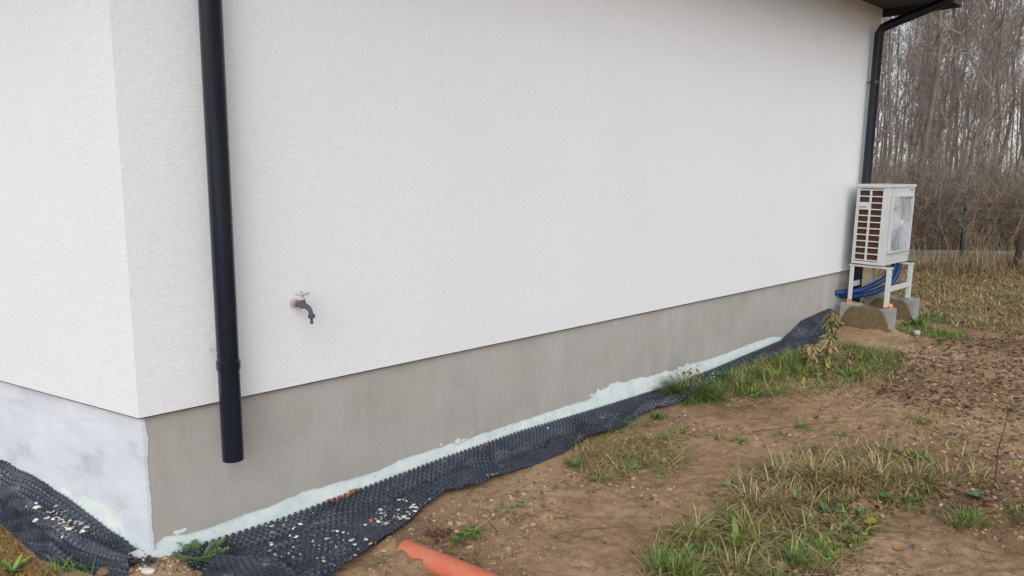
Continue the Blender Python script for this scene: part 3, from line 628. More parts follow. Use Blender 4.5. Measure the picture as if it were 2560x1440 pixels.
def region(px, dens, clump=None, thr=0., seed=0):
    """random ground points inside the ground polygon; px is the list of its corners seen in the photograph"""
    poly = [at(*q) for q in px]; xs = [p[0] for p in poly]; ys = [p[1] for p in poly]
    n = int(dens*(max(xs)-min(xs))*(max(ys)-min(ys))); x = rng.uniform(min(xs), max(xs), n); y = rng.uniform(min(ys), max(ys), n)
    k = inpoly(x, y, poly)
    if clump: k &= fbm(x, y, clump, 2, seed) > thr
    x = x[k]; y = y[k]; return np.stack([x, y, ghi(x, y)], 1)
GREEN = [(.075, .17, .02), (.12, .24, .03), (.20, .32, .05), (.09, .18, .05)]
OLIVE = [(.21, .21, .06), (.27, .25, .08), (.17, .18, .05)]
DRY = [(.42, .30, .15), (.54, .43, .25), (.29, .19, .10), (.38, .26, .10)]
LITTER = [(.10, .05, .035), (.14, .07, .05), (.075, .045, .04), (.20, .11, .06), (.085, .06, .06), (.24, .13, .08)]
def grass(vm, P, L, wd, lean, bend, cols, K=5):
    n = len(P)
    if n == 0: return
    blades(vm, P-np.array([0, 0, .004]), rng.uniform(0, 2*math.pi, n), rng.uniform(*L, n), rng.uniform(*wd, n), rng.uniform(*lean, n), rng.uniform(*bend, n), pick(cols, n), K)
def tuft(vm, px, py, rad, n, L, cols, lean=(.1, .7), bend=(.3, 1.4), wd=(.0025, .005), world=None):
    c = at(px, py) if world is None else world; a = rng.uniform(0, 2*math.pi, n); r = rad*np.sqrt(rng.random(n))
    x = c[0]+r*np.cos(a); y = c[1]+r*np.sin(a); B = np.stack([x, y, ghi(x, y)-.003], 1)
    out = rng.uniform(-.9, .9, n)
    blades(vm, B, a+out, rng.uniform(*L, n), rng.uniform(*wd, n), rng.uniform(*lean, n)*(0.4+r/rad*.8), rng.uniform(*bend, n), pick(cols, n), 6)
# ------------------------------------------------------------------ low green and dry grass (uncountable)
gv = VM(); dv = VM()
big = [(1600, 1440), (1640, 1330), (1760, 1290), (1800, 1215), (1900, 1180), (2010, 1130), (2200, 1120), (2330, 1150), (2360, 1230), (2210, 1300), (2140, 1360), (2080, 1450)]
# along membrane, middle distance
grass(gv, region([(1800, 985), (1850, 925), (1960, 895), (2080, 870), (2260, 880), (2240, 920), (2060, 960), (1900, 1000)], 5600, .22, -.02, 3), (.03, .17), (.003, .007), (.4, 1.3), (.3, 1.6), GREEN+GREEN+OLIVE+DRY)
grass(dv, region([(1800, 990), (1850, 925), (1960, 895), (2080, 870), (2300, 880), (2240, 960), (2060, 990), (1900, 1010)], 2200, .3, -.35, 8), (.05, .18), (.002, .004), (.4, 1.3), (.2, 1.2), DRY+OLIVE)
for px, py in [(1800, 975), (1830, 950), (1860, 965), (1890, 935), (1930, 950), (1960, 915), (2000, 935), (1990, 905), (2150, 900), (2200, 905), (2120, 940), (1780, 1000), (1870, 985)]:
    tuft(gv, px, py, .09, 130, (.07, .19), GREEN+GREEN+OLIVE, (.3, 1.2), (.4, 1.6), (.004, .008))
for px, py in [(1660, 1395), (1700, 1370), (1760, 1400), (1800, 1370), (1870, 1400), (1900, 1350), (1950, 1330), (2010, 1300), (2080, 1310), (2120, 1290), (1860, 1250), (1930, 1215), (2050, 1420), (1730, 1340)]:
    tuft(gv, px, py, .06, 30, (.05, .16), GREEN+OLIVE+DRY, (.5, 1.4), (.3, 1.4), (.004, .008))
for px, py in [(1500, 1082), (1540, 1070), (1600, 1062)]: tuft(gv, px, py, .05, 40, (.06, .15), GREEN, (.9, 1.4), (.1, .6), (.003, .005))
grass(gv, region(big, 500, .5, -.1, 61), (.10, .24), (.003, .007), (1.0, 1.5), (.0, .9), GREEN+OLIVE, 6)
grass(dv, region([(1560, 1440), (1620, 1310), (1760, 1230), (1900, 1140), (2100, 1080), (2420, 1110), (2480, 1240), (2250, 1330), (2130, 1440)], 260, .4, -.1, 63), (.10, .26), (.0025, .006), (1.2, 1.55), (.0, .5), DRY, 6)
grass(dv, region([(1400, 1180), (1440, 1090), (1560, 1060), (1730, 1080), (1740, 1170), (1660, 1210)], 500, None), (.08, .2), (.002, .005), (1.2, 1.55), (.0, .5), DRY+OLIVE, 6)
# patch in the middle
grass(dv, region([(1440, 1120), (1560, 1085), (1700, 1100), (1720, 1150), (1680, 1190), (1500, 1200), (1430, 1170)], 4200, .25, -.35, 2), (.06, .2), (.0025, .006), (1.0, 1.5), (.0, .6), DRY+DRY+OLIVE, 6)
grass(gv, region([(1520, 1120), (1640, 1110), (1690, 1140), (1660, 1190), (1540, 1190)], 1400, .3, -.2, 2), (.06, .16), (.003, .007), (.8, 1.4), (.0, .7), GREEN+OLIVE, 6)
grass(gv, region([(1440, 1080), (1500, 1065), (1580, 1062), (1560, 1090)], 900, None), (.06, .14), (.002, .004), (1.0, 1.4), (.0, .4), GREEN)
# big patch lower right
grass(dv, region(big, 1500, .5, -.3, 4), (.05, .22), (.0025, .007), (.7, 1.5), (.2, 1.3), DRY+DRY+OLIVE, 6)
grass(gv, region(big, 900, .35, .05, 14), (.04, .13), (.003, .006), (.4, 1.2), (.3, 1.3), GREEN+OLIVE)
for px, py, r_, n, L in [(1960, 1190, .06, 90, (.12, .24)), (2040, 1200, .07, 120, (.14, .28)), (2120, 1210, .07, 110, (.14, .26)), (2200, 1205, .07, 110, (.12, .26)), (2290, 1215, .07, 90, (.12, .24)), (2360, 1200, .06, 60, (.10, .2)), (1900, 1270, .07, 110, (.14, .26)), (1870, 1330, .07, 90, (.12, .26)), (1960, 1260, .06, 80, (.12, .22)), (1730, 1330, .06, 80, (.1, .2)), (2430, 1190, .06, 50, (.1, .2)), (1830, 1420, .07, 80, (.1, .22))]:
    tuft(dv, px, py, r_*1.3, int(n*1.3), L, DRY+DRY+OLIVE, (.2, 1.1), (.9, 2.2), (.0025, .0075))
for px, py, r_, n, L in [(1690, 1420, .06, 130, (.06, .14)), (1640, 1415, .05, 70, (.05, .12)), (1740, 1440, .05, 80, (.05, .12)), (1990, 1400, .06, 90, (.06, .13)), (1920, 1440, .05, 60, (.05, .12)), (1830, 1300, .05, 60, (.06, .14)), (2050, 1370, .05, 60, (.05, .1)), (1850, 1108, .045, 60, (.03, .07)), (1800, 1103, .03, 40, (.03, .06)), (2010, 1070, .04, 50, (.03, .06)), (2430, 1305, .07, 90, (.06, .12)), (2390, 1310, .05, 40, (.05, .1)), (1660, 1100, .03, 26, (.06, .13)), (1700, 1085, .03, 26, (.06, .13)), (2000, 1060, .04, 40, (.03, .07)), (2100, 1090, .05, 40, (.03, .06)), (2300, 1060, .07, 50, (.04, .09)), (1430, 1160, .03, 45, (.05, .1)), (2560, 1290, .08, 60, (.05, .1)), (1990, 1130, .05, 40, (.03, .06)), (1960, 1085, .03, 26, (.03, .05)), (2150, 1350, .04, 30, (.04, .08))]:
    tuft(gv, px, py, r_, n, L, GREEN+[OLIVE[1]], (.2, .9), (.2, 1.3), (.003, .006))
grass(gv, region([(2230, 1060), (2330, 1020), (2600, 1040), (2600, 1160), (2480, 1180), (2350, 1120)], 700, .45, -.05, 21), (.03, .10), (.002, .005), (.5, 1.4), (.2, 1.2), OLIVE+DRY+GREEN)
# green at the pump foot and the dull lawn beyond
grass(gv, region([(2240, 830), (2260, 800), (2320, 790), (2390, 815), (2420, 850), (2330, 850)], 2600, .5, -.5, 2), (.04, .13), (.004, .008), (.3, 1.1), (.3, 1.4), GREEN+GREEN+OLIVE)
lawn = [(2120, 800), (2200, 672), (2290, 660), (2900, 675), (3100, 850), (2700, 860), (2400, 825), (2350, 800)]
grass(dv, region(lawn, 750, .9, -.7, 4), (.04, .14), (.005, .011), (.4, 1.4), (.2, 1.4), DRY+OLIVE+DRY)
grass(gv, region(lawn, 480, 1.1, -.3, 6), (.03, .10), (.006, .012), (.4, 1.3), (.2, 1.3), OLIVE+OLIVE+[(.17, .22, .06)])
grass(dv, region([(2200, 672), (2420, 655), (3000, 665), (3000, 700), (2400, 690)], 420), (.12, .5), (.005, .012), (.1, .9), (.2, 1.3), [(.26, .18, .10), (.32, .23, .12), (.2, .12, .08), (.36, .27, .16), (.2, .2, .07)])
# left bottom corner
for px, py, n in [(150, 1430, 26), (190, 1425, 26), (230, 1436, 14)]: tuft(gv, px, py, .03, n, (.06, .13), GREEN, (.5, 1.0), (.4, 1.2), (.003, .005))
for px, py, n in [(640, 1395, 12), (570, 1395, 20), (1400, 1220, 20), (1180, 1420, 12)]: tuft(gv, px, py, .03, n, (.03, .06), GREEN+OLIVE, (.5, 1.1), (.2, 1.0), (.002, .004))
# sparse tiny weeds over the whole yard
yard = [(880, 1440), (1020, 1330), (1120, 1250), (1300, 1180), (1500, 1110), (1650, 1040), (1800, 990), (2050, 960), (2240, 850), (2420, 830), (3100, 900), (3600, 1440)]
Pw = region(yard, 26, .8, .1, 31)
for p in Pw[:150]: tuft(gv, 0, 0, .02, rng.integers(5, 16), (.015, .05), GREEN+OLIVE+[DRY[0]], (.4, 1.3), (.1, .8), (.002, .004), world=p)
bw = VM()
def cover(px, dens, size, cols, cl, thr, sd):
    P = region(px, dens, cl, thr, sd); n = len(P); blades(bw, P, rng.uniform(0, 6.28, n), rng.uniform(*size, n), rng.uniform(size[0]*.3, size[1]*.42, n), rng.uniform(.5, 1.45, n), rng.uniform(-.1, .9, n), pick(cols, n), 5, leafshape, rng.uniform(-.4, .4, n))
WG = [(.08, .18, .03), (.14, .26, .05), (.24, .32, .06), (.10, .21, .07), (.34, .32, .06)]
cover(big, 650, (.02, .07), WG, .3, .0, 41)
cover([(1640, 1400), (1700, 1320), (1850, 1290), (2000, 1280), (2150, 1270), (2180, 1330), (2060, 1440), (1640, 1450)], 500, (.02, .08), WG, .25, .0, 43)
cover([(1520, 1110), (1690, 1110), (1690, 1190), (1500, 1195)], 330, (.02, .07), WG, .2, .0, 45)
cover([(2230, 1060), (2330, 1020), (2900, 1040), (2900, 1260), (2480, 1260), (2350, 1150)], 130, (.02, .06), WG, .4, .0, 47)
cover([(1800, 985), (1850, 930), (1960, 900), (2080, 880), (2260, 890), (2240, 930), (2060, 970), (1900, 1000)], 500, (.03, .09), WG, .3, -.2, 48)
cover(yard, 12, (.01, .035), WG, .8, .0, 49)
tag(bw.build('low_weeds', M['leaf']), kind='stuff', label='low broad leaved weeds creeping among the grass', cat='ground cover')
grass(dv, region([(2200, 1050), (2260, 960), (2450, 900), (3000, 880), (3000, 1200), (2500, 1200), (2350, 1140)], 420, .5, -.1, 51), (.04, .14), (.0025, .006), (1.0, 1.5), (.0, .6), DRY+OLIVE)
grass(dv, region(yard, 120, .7, .0, 53), (.03, .11), (.002, .004), (1.2, 1.55), (.0, .4), DRY+[(.2, .14, .08)])
grass(gv, region([(1000, 1440), (1400, 1300), (1500, 1210), (1640, 1220), (1640, 1320), (1600, 1440)], 60, .4, .1, 57), (.02, .06), (.002, .004), (.8, 1.5), (.0, .8), GREEN+OLIVE)
tag(gv.build('green_grass', M['leaf']), kind='stuff', label='patches of short green grass and tiny weeds on the soil', cat='grass')
tag(dv.build('dry_grass', M['leaf']), kind='stuff', label='tangled straw coloured dry grass lying over the soil', cat='dry grass')
# moss, bottom left
mv = VM(); P = region([(-60, 1290), (20, 1330), (75, 1390), (150, 1450), (-60, 1470)], 26000)
grass(mv, P, (.008, .028), (.003, .006), (.1, 1.4), (0, 1.2), [(.30, .20, .05), (.36, .27, .08), (.22, .17, .05), (.30, .14, .05)], 3)
tag(mv.build('moss', M['leaf']), kind='stuff', label='ochre moss beside the left membrane', cat='moss')
# ------------------------------------------------------------------ leaf litter, straws, clods, crumbs
def flat_leaves(vm, P, size, cols, tilt=.5):
    n = len(P); yaw = rng.uniform(0, 2*math.pi, n)
    blades(vm, P+np.array([0, 0, .003]), yaw, rng.uniform(*size, n), rng.uniform(size[0]*.5, size[1]*.65, n), rng.uniform(1.0, 1.6, n), rng.uniform(-.4, 1.0, n), pick(cols, n), 4, leafshape, rng.uniform(-tilt, tilt, n))
lv = VM()
flat_leaves(lv, region([(2180, 1000), (2230, 890), (2350, 850), (3000, 860), (3000, 1060), (2480, 1030), (2300, 1020)], 330, .5, -.25, 5), (.02, .055), LITTER)
flat_leaves(lv, region(lawn, 160, .8, -.4, 5), (.03, .07), LITTER+[(.3, .2, .12)])
flat_leaves(lv, region([(1980, 1180), (2200, 1200), (2540, 1200), (2560, 1290), (2250, 1280), (2100, 1370), (2040, 1440), (1900, 1440), (1950, 1300)], 500, .4, -.3, 5), (.015, .045), LITTER)
flat_leaves(lv, region(yard, 170, .7, -.15, 15), (.006, .026), LITTER+[(.30, .2, .13), (.4, .3, .2)])
flat_leaves(lv, region(big, 1500, .4, -.3, 25), (.012, .04), LITTER+[(.3, .2, .12), (.40, .30, .18)], .9)
flat_leaves(lv, region([(2200, 1010), (2250, 900), (2420, 850), (3000, 850), (3000, 1200), (2500, 1180), (2350, 1120)], 420, .6, -.2, 35), (.01, .04), LITTER+[(.40, .30, .2), (.3, .2, .12)])
flat_leaves(lv, region(yard, 2.2), (.02, .045), [(.48, .20, .04), (.42, .32, .05), (.42, .15, .07), (.46, .32, .2)])
flat_leaves(lv, region([(2150, 1010), (2230, 900), (2400, 830), (3000, 820), (3000, 1080), (2480, 1060), (2300, 1040)], 360, .5, -.35, 65), (.010, .045), [(.10, .05, .04), (.14, .07, .05), (.19, .10, .065), (.08, .05, .045), (.26, .15, .09)])
tag(lv.build('leaf_litter', M['leaf']), kind='stuff', label='scattered dark brown and purple fallen leaves on the soil', cat='fallen leaves')
sv = VM(); P = region(yard, 210, .6, -.4, 3); n = len(P); ya = rng.uniform(0, 6.28, n); L = rng.uniform(.02, .14, n)
segs(sv, P+np.array([0, 0, .004]), P+np.stack([np.cos(ya)*L, np.sin(ya)*L, rng.uniform(0, .012, n)+.003], 1), rng.uniform(.0006, .0018, n), rng.uniform(.0004, .001, n), pick(DRY+[(.12, .08, .05), (.09, .05, .04)], n))
for a_, b_ in [((1770, 1215), (1925, 1209)), ((1395, 1335), (1560, 1318)), ((2110, 1408), (2270, 1412)), ((1820, 1036), (1900, 1008)), ((2380, 1265), (2470, 1290)), ((2240, 1330), (2310, 1340)), ((1880, 1080), (2120, 1052))]:
    p = at(*a_, .01); q = at(*b_, .012); m_ = (p+q)/2+np.array([.0, .01, .004])
    segs(sv, np.array([p, m_]), np.array([m_, q]), np.array([.0028, .0024]), np.array([.0024, .0014]), np.array([(.13, .085, .055)]*2), 5)
tag(sv.build('straw_bits', M['debris']), kind='stuff', label='loose stalks and twigs strewn over the bare soil', cat='straw')
IC = []; 
for i in range(8): IC.append((math.cos(i*math.pi/4), math.sin(i*math.pi/4)))
def lumps(vm, P, size, cols, flat=.6):
    n = len(P); r = (size[0]+(size[1]-size[0])*rng.random(n)**4)
    rings = [(-.5, .75), (.1, 1.), (.65, .7), (.95, .15)]; V = []
    ph = rng.uniform(0, 6.28, n); ar = rng.uniform(.35, 1., n)
    for z, q in rings:
        j = rng.uniform(.75, 1.2, (n, 8)); lx = np.array([c[0] for c in IC])*q*j; ly = np.array([c[1] for c in IC])*q*j*ar[:, None]
        V.append(np.stack([lx*np.cos(ph)[:, None]-ly*np.sin(ph)[:, None], lx*np.sin(ph)[:, None]+ly*np.cos(ph)[:, None], np.full((n, 8), z)*flat*rng.uniform(.8, 1.1, (n, 8))], -1))
    V = np.stack(V, 1)*r[:, None, None, None]+P[:, None, None]
    i = np.arange(n)[:, None, None]*32; k = np.arange(3)[None, :, None]*8; j = np.arange(8)[None, None]
    F = [np.stack([i+k+j, i+k+(j+1) % 8, i+k+8+(j+1) % 8, i+k+8+j], -1).reshape(-1, 4)]
    b = np.arange(n)[:, None]*32+24; F.append((b+np.array([0, 1, 2, 3])).reshape(-1, 4)); F.append((b+np.array([0, 3, 4, 7])).reshape(-1, 4)); F.append((b+np.array([4, 5, 6, 7])).reshape(-1, 4))
    vm.add(V, np.concatenate(F), np.broadcast_to(pick(cols, n)[:, None, None], V.shape).copy())
cv = VM(); SOILC = [(.35, .235, .145), (.44, .30, .19), (.26, .17, .105)]
lumps(cv, region(yard, 1700, .5, -.25, 6), (.002, .020), SOILC+[(.2, .135, .09)], .6)
lumps(cv, region([(900, 1440), (960, 1360), (1100, 1300), (1330, 1300), (1400, 1440)], 1500), (.002, .013), SOILC, .6)
lumps(cv, region([(250, 1440), (300, 1400), (420, 1385), (560, 1385), (560, 1450)], 9000), (.002, .012), SOILC+[(.12, .08, .05)], .6)
tag(cv.build('soil_clods', M['debris']), kind='stuff', label='small clods and crumbs of brown earth', cat='soil crumbs')
wv = VM(); WH = [(.62, .58, .50), (.74, .71, .64), (.48, .42, .33)]
def on_sheet(Bs, k_, cond):
    i = rng.integers(0, Bs.shape[0], k_*6); j = rng.integers(0, Bs.shape[1], k_*6); ok = cond(i, j); P = Bs[i[ok], j[ok]][:k_]; return P+np.array([0, 0, .006])
lumps(wv, on_sheet(LONGB, 620, lambda i, j: (mkL[i, j]) & (fbm(LONGB[i, j, 0], LONGB[i, j, 1], .4, 2, 5) > .2)), (.002, .017), WH, .35)
lumps(wv, on_sheet(LEFTB, 620, lambda i, j: (mkl[i, j]) & (j > 25) & (j < 85) & (i < 260) & (fbm(LEFTB[i, j, 0], LEFTB[i, j, 1], .2, 2, 3) > -.05)), (.002, .02), WH, .35)
lumps(wv, region([(880, 1420), (1000, 1340), (1120, 1260), (1300, 1190), (1420, 1140), (1450, 1200), (1200, 1300), (1050, 1400)], 160), (.002, .010), WH, .5)
lumps(wv, region([(240, 1440), (270, 1400), (400, 1385), (460, 1400), (430, 1440)], 2500), (.003, .014), WH, .5)
lumps(wv, region(yard, 12), (.002, .007), WH, .5)
tag(wv.build('plaster_crumbs', M['debris']), kind='stuff', label='white crumbs of plaster and foam on membrane and soil', cat='plaster crumbs')
# larger single stones and plaster lumps
def stone(name, px, py, r, col, label, cat, dz=0., seed=0, grp=None):
    c = at(px, py); c[2] = gz(c)+r[2]*.5+dz; b = MB(); b.lump(c, r, seed, None, 12)
    o = b.build(name, m_noise(name+'_mat', tuple(q*.75 for q in col), col, 30, .85, .5, .004), smooth=True, origin=c); tag(o, label, cat, grp); return o
stone('plaster_lump', 345, 1398, (.045, .03, .028), (.74, .73, .70), 'big white lump of plaster on the soil right at the house corner', 'plaster lump', seed=2)
stone('plaster_lump', 372, 1430, (.034, .02, .013), (.70, .68, .62), 'flat white plaster slab in front of the lump at the corner', 'plaster lump', seed=6)
stone('stone', 305, 1425, (.032, .028, .02), (.42, .32, .27), 'pinkish brown stone beside the white plaster at the house corner', 'stone', seed=4)
stone('stone', 265, 1434, (.034, .028, .02), (.20, .13, .08), 'dark brown earthy stone at the open end of the left membrane', 'stone', seed=9)
stone('stone', 1126, 1323, (.016, .016, .014), (.45, .37, .30), 'beige pebble beside the uprooted weed above the orange pipe', 'stone', seed=11)
stone('stone', 2291, 838, (.04, .035, .03), (.50, .50, .47), 'pale grey stone lying by the grass at the concrete block', 'stone', seed=13)
stone('stone', 1385, 1367, (.016, .012, .012), (.30, .23, .18), 'small brown stone alone on bare soil right of the orange pipe', 'stone', seed=15)
# orange brown leaves on the membrane
def leaf_thing(P, L, wd, yaw, col, label, seed=1, lobes=True, name='fallen_leaf', cat='leaf', lift=.01, m_=None):
    n = 22; t = np.linspace(0, 1, n); w_ = np.sin(math.pi*t**.9)*wd*.5*(1+(.35*np.sin(t*22+seed) if lobes else 0))+.0015; rows = []
    for k, q in ((-1, 1), (-.5, .5), (0, 0), (.5, .5), (1, 1)):
        x = t*L; y = w_*k; z = lift+abs(k)*.25*w_+.012*np.sin(t*5+seed)*L/.06*.4+.002*np.sin(t*30+k*3)
        rows.append(np.stack([x*math.cos(yaw)-y*math.sin(yaw), x*math.sin(yaw)+y*math.cos(yaw), z], -1)+P)
    g_ = np.stack(rows, 1); o = grid_obj(name, g_-P, m_ or m_noise('leaf_mat', tuple(c*.7 for c in col), col, 60, .6, .3, .002)); o.location = Vector(P)
    sd_ = o.modifiers.new('t', 'SOLIDIFY'); sd_.thickness = .0006; tag(o, label, cat); return o
def onlong(s_, o_): 
    i = int(np.clip(np.searchsorted(SLONG, s_), 0, LONGB.shape[0]-1)); row = LONGB[i]; oo = (row-A) @ ND; j = int(np.argmin(abs(oo-o_))); return row[j].copy()
yw = math.atan2(UD[1], UD[0])
leaf_thing(onlong(.90, -.015)+np.array([0, 0, .002]), .10, .04, yw, (.42, .15, .04), 'curled rust orange leaf at the wall edge of the membrane, nearer the corner', 2)
leaf_thing(onlong(1.0, .0)+np.array([0, 0, .004]), .13, .028, yw+.1, (.36, .12, .035), 'long rust brown leaf tucked against the mint board above the membrane', 5)
leaf_thing(onlong(.98, .26), .04, .03, yw+.4, (.55, .19, .07), 'small bright orange leaf in the middle of the dimpled membrane', 3, False)
leaf_thing(onlong(2.02, .0), .035, .03, yw+.4, (.42, .14, .04), 'little orange leaf on the membrane beyond the rust coloured pair', 3, False)
# black crumpled scrap at the corner
b = MB(); c = at(412, 1376); c[2] += .03; b.lump(c, (.045, .035, .05), 21, None, 16); cs = b.build('membrane_offcut', M['memb'], smooth=True, origin=c); tag(cs, 'crumpled black membrane offcut standing against the house corner', 'membrane offcut')
# ------------------------------------------------------------------ single plants
def weed(name, px, py, n, L, wd, cols, label, lean=(.5, 1.25), bend=(.1, .8), h=0., world=None, cat='weed', wp=leafshape, grp=None):
    c = at(px, py) if world is None else world; c[2] = gz(c) if world is None else c[2]; e = empty(name, c)
    vm = VM(); yaw = np.arange(n)*2.4+rng.uniform(-.3, .3, n); zz = np.linspace(0, h, n) if h else np.zeros(n)
    B = np.tile(c, (n, 1))+np.stack([np.cos(yaw)*.004, np.sin(yaw)*.004, zz+.002], 1)
    blades(vm, B, yaw, rng.uniform(*L, n), rng.uniform(*wd, n), rng.uniform(*lean, n), rng.uniform(*bend, n), pick(cols, n), 7, wp, rng.uniform(-.3, .3, n))
    vm.build('leaves', M['leaf'], e, origin=c)
    vs = VM(); hh = max(h, .015); k = 4; zs = np.linspace(-.02, hh, k+1); P = np.tile(c, (k+1, 1))+np.stack([zs*.1, zs*.05, zs], 1)
    segs(vs, P[:-1], P[1:], np.full(k, .0028), np.full(k, .0022), pick([(.15, .16, .06)], k), 5); vs.build('stem', M['leaf'], e, origin=c)
    tag(e, label, cat, grp); return e
DG = [(.06, .12, .035), (.08, .15, .04), (.05, .10, .04)]; YG = [(.22, .26, .05), (.30, .30, .06), (.16, .22, .05)]; PG = [(.14, .20, .08), (.18, .24, .10), (.11, .17, .06)]
weed('weed', 1643, 1048, 11, (.06, .11), (.018, .03), DG, 'dark green leaf rosette at the outer edge of the membrane')
weed('weed', 1440, 1168, 12, (.05, .09), (.012, .02), PG, 'upright pale green weed left of the tangled straw patch', (.2, .9))
weed('weed', 1495, 1192, 9, (.06, .10), (.02, .032), PG+YG, 'flat pale green leaves at the lower end of the straw patch', (1.1, 1.5), (0, .3))
weed('weed', 1585, 1170, 9, (.05, .08), (.018, .028), PG, 'broad light green leaves within the straw patch', (.8, 1.4))
weed('weed', 1838, 1372, 12, (.07, .11), (.03, .045), YG, 'tall yellow green weed in the big patch at the bottom', (.3, 1.0), (.2, 1.2), .09)
weed('weed', 2062, 1278, 10, (.06, .09), (.018, .028), DG, 'dark green pointed rosette among dry stalks in the big patch', (.5, 1.1))
weed('weed', 1990, 1262, 10, (.05, .08), (.016, .024), YG+PG, 'yellowing upright weed left of the dark rosette', (.3, 1.0), (.1, .8), .05)
weed('weed', 2032, 1200, 9, (.05, .08), (.012, .02), PG, 'thin leaved green weed at the upper edge of the big patch', (.3, 1.1), (.1, .9), .06)
weed('weed', 2440, 1252, 13, (.05, .09), (.022, .034), [(.09, .17, .09), (.11, .19, .10)], 'blue green lobed weed in front of the thin dark stem', (.7, 1.3))
weed('weed', 2168, 1290, 7, (.05, .07), (.02, .03), [(.30, .28, .04), (.14, .19, .04)], 'olive and yellow leaved weed below the round green leaf', (.6, 1.2))
weed('weed', 1985, 1395, 12, (.07, .11), (.014, .02), PG, 'long leaved blue green weed near the bottom edge', (.6, 1.3))
weed('weed', 30, 1432, 12, (.06, .10), (.018, .026), DG+GREEN, 'green leafy weed in the bottom left corner beside ochre moss', (.6, 1.2))
weed('weed', 2292, 822, 14, (.10, .18), (.018, .03), DG+GREEN, 'strappy green plant at the foot of the far concrete block', (.4, 1.2), (.3, 1.2))
weed('weed', 2040, 1040, 8, (.03, .05), (.01, .018), PG, 'tiny weed alone on bare soil beyond the straw patch', (.6, 1.3))
leaf_thing(at(2200, 1262)+np.array([0, 0, .035]), .10, .10, .4, (.10, .21, .06), 'single round green leaf standing out over the dark litter', 1, False, 'round_leaf', 'leaf', .01)
leaf_thing(at(2160, 1312)+np.array([0, 0, .01]), .075, .06, .1, (.38, .34, .05), 'yellow lobed leaf below the round green leaf', 4, True)
# big grass tuft over the membrane
c = at(1722, 992); c[2] = gz(c); e = empty('grass_tuft', c); tag(e, 'big dark green grass tuft hanging over the membrane', 'grass tuft')
vm = VM(); tuft(vm, 0, 0, .15, 1000, (.10, .26), DG+GREEN+DG, (.15, 1.2), (.8, 2.1), (.003, .006), world=c); vm.build('green_blades', M['leaf'], e, origin=c)
vm = VM(); tuft(vm, 0, 0, .15, 300, (.12, .28), DRY+OLIVE, (.3, 1.3), (.4, 1.5), (.002, .004), world=c); vm.build('dry_blades', M['leaf'], e, origin=c)
vm = VM(); tuft(vm, 0, 0, .05, 22, (.26, .36), [(.2, .17, .12)], (.0, .5), (.1, .6), (.0012, .002), world=c+np.array([0, 0, .02])); vm.build('seed_stalks', M['leaf'], e, origin=c)
vm = VM(); c2 = c+np.array([.05, .04, .17]); n = 14; blades(vm, c2+rng.normal(0, .035, (n, 3)), rng.uniform(0, 6.3, n), rng.uniform(.03, .06, n), rng.uniform(.02, .03, n), rng.uniform(.5, 1.8, n), rng.uniform(0, 1, n), pick([(.2, .11, .05), (.26, .17, .08)], n), 5, leafshape, rng.uniform(-.8, .8, n), zmin=-.1); vm.build('brown_leaves', M['leaf'], e, origin=c)
# tall wilted weed by the membrane, plus bent companions
def wilted(px, py, h, leanx, label, n=34, cols=None):
    c = at(px, py); c[2] = gz(c); e = empty('wilted_weed', c); tag(e, label, 'wilted weed')
    k = 8; z = np.linspace(0, h, k+1); P = c+np.stack([leanx*z/h*.6+.02*np.sin(z*9), leanx*z/h*.3+.01*np.cos(z*7), z-.01], 1); vs = VM()
    segs(vs, P[:-1], P[1:], np.linspace(.006, .003, k), np.linspace(.0056, .0024, k), pick([(.26, .2, .11)], k), 6); vs.build('stem', M['leaf'], e, origin=c)
    vm = VM(); q = rng.random(n)**.85; idx = q*k; i = np.minimum(idx.astype(int), k-1); B = P[i]+(P[i+1]-P[i])*(idx-i)[:, None]
    blades(vm, B, rng.uniform(0, 6.3, n), rng.uniform(.05, .13, n), rng.uniform(.009, .022, n), rng.uniform(1.0, 1.9, n), rng.uniform(.9, 1.6, n), pick(cols or [(.34, .28, .10), (.26, .28, .08), (.40, .31, .15), (.17, .21, .06), (.24, .16, .08)], n), 6, leafshape, rng.uniform(-.9, .9, n), zmin=-.2); vm.build('leaves', M['leaf'], e, origin=c)
wilted(2060, 915, .50, .10, 'tall wilted yellow green weed standing between membrane and concrete block', 330)
wilted(2035, 918, .22, -.12, 'short bent straw brown weed at the foot of the tall wilted one', 110, [(.36, .27, .15), (.30, .22, .1)])
wilted(2105, 925, .20, .10, 'dark brown collapsed weed right of the tall wilted one', 70, [(.2, .13, .08), (.26, .2, .1)])
# feathery weed near the corner
c = at(500, 1402); c[2] = gz(c)+.03; e = empty('feathery_weed', c); tag(e, 'feathery light green weed beside the house corner', 'weed')
vm = VM(); 
for k in range(46):
    a_ = rng.uniform(0, 6.28); r_ = .085*math.sqrt(rng.random()); q = c+np.array([math.cos(a_)*r_, math.sin(a_)*r_*.7, -.02]); L_ = rng.uniform(.05, .10); m_ = 16
    tt = np.linspace(0, 1, m_); ln = .5+.9*tt; sp = q+np.stack([np.cos(a_)*L_*tt*.7, np.sin(a_)*L_*tt*.7, L_*(tt-.45*tt**2)*1.1], 1)
    segs(vm, sp[:-1], sp[1:], np.full(m_-1, .0009), np.full(m_-1, .0006), pick([(.16, .22, .08)], m_-1))
    B = np.repeat(sp, 2, 0); yw_ = a_+np.tile([1.1, -1.1], m_)+rng.uniform(-.3, .3, 2*m_)
    blades(vm, B, yw_, np.repeat(.020*np.sin(math.pi*np.clip(tt, .05, .95)), 2)+.004, np.full(2*m_, .0032), rng.uniform(.7, 1.5, 2*m_), np.full(2*m_, .3), pick([(.17, .25, .10), (.22, .30, .12), (.12, .19, .07)], 2*m_), 3)
vm.build('fronds', M['leaf'], e, origin=c)
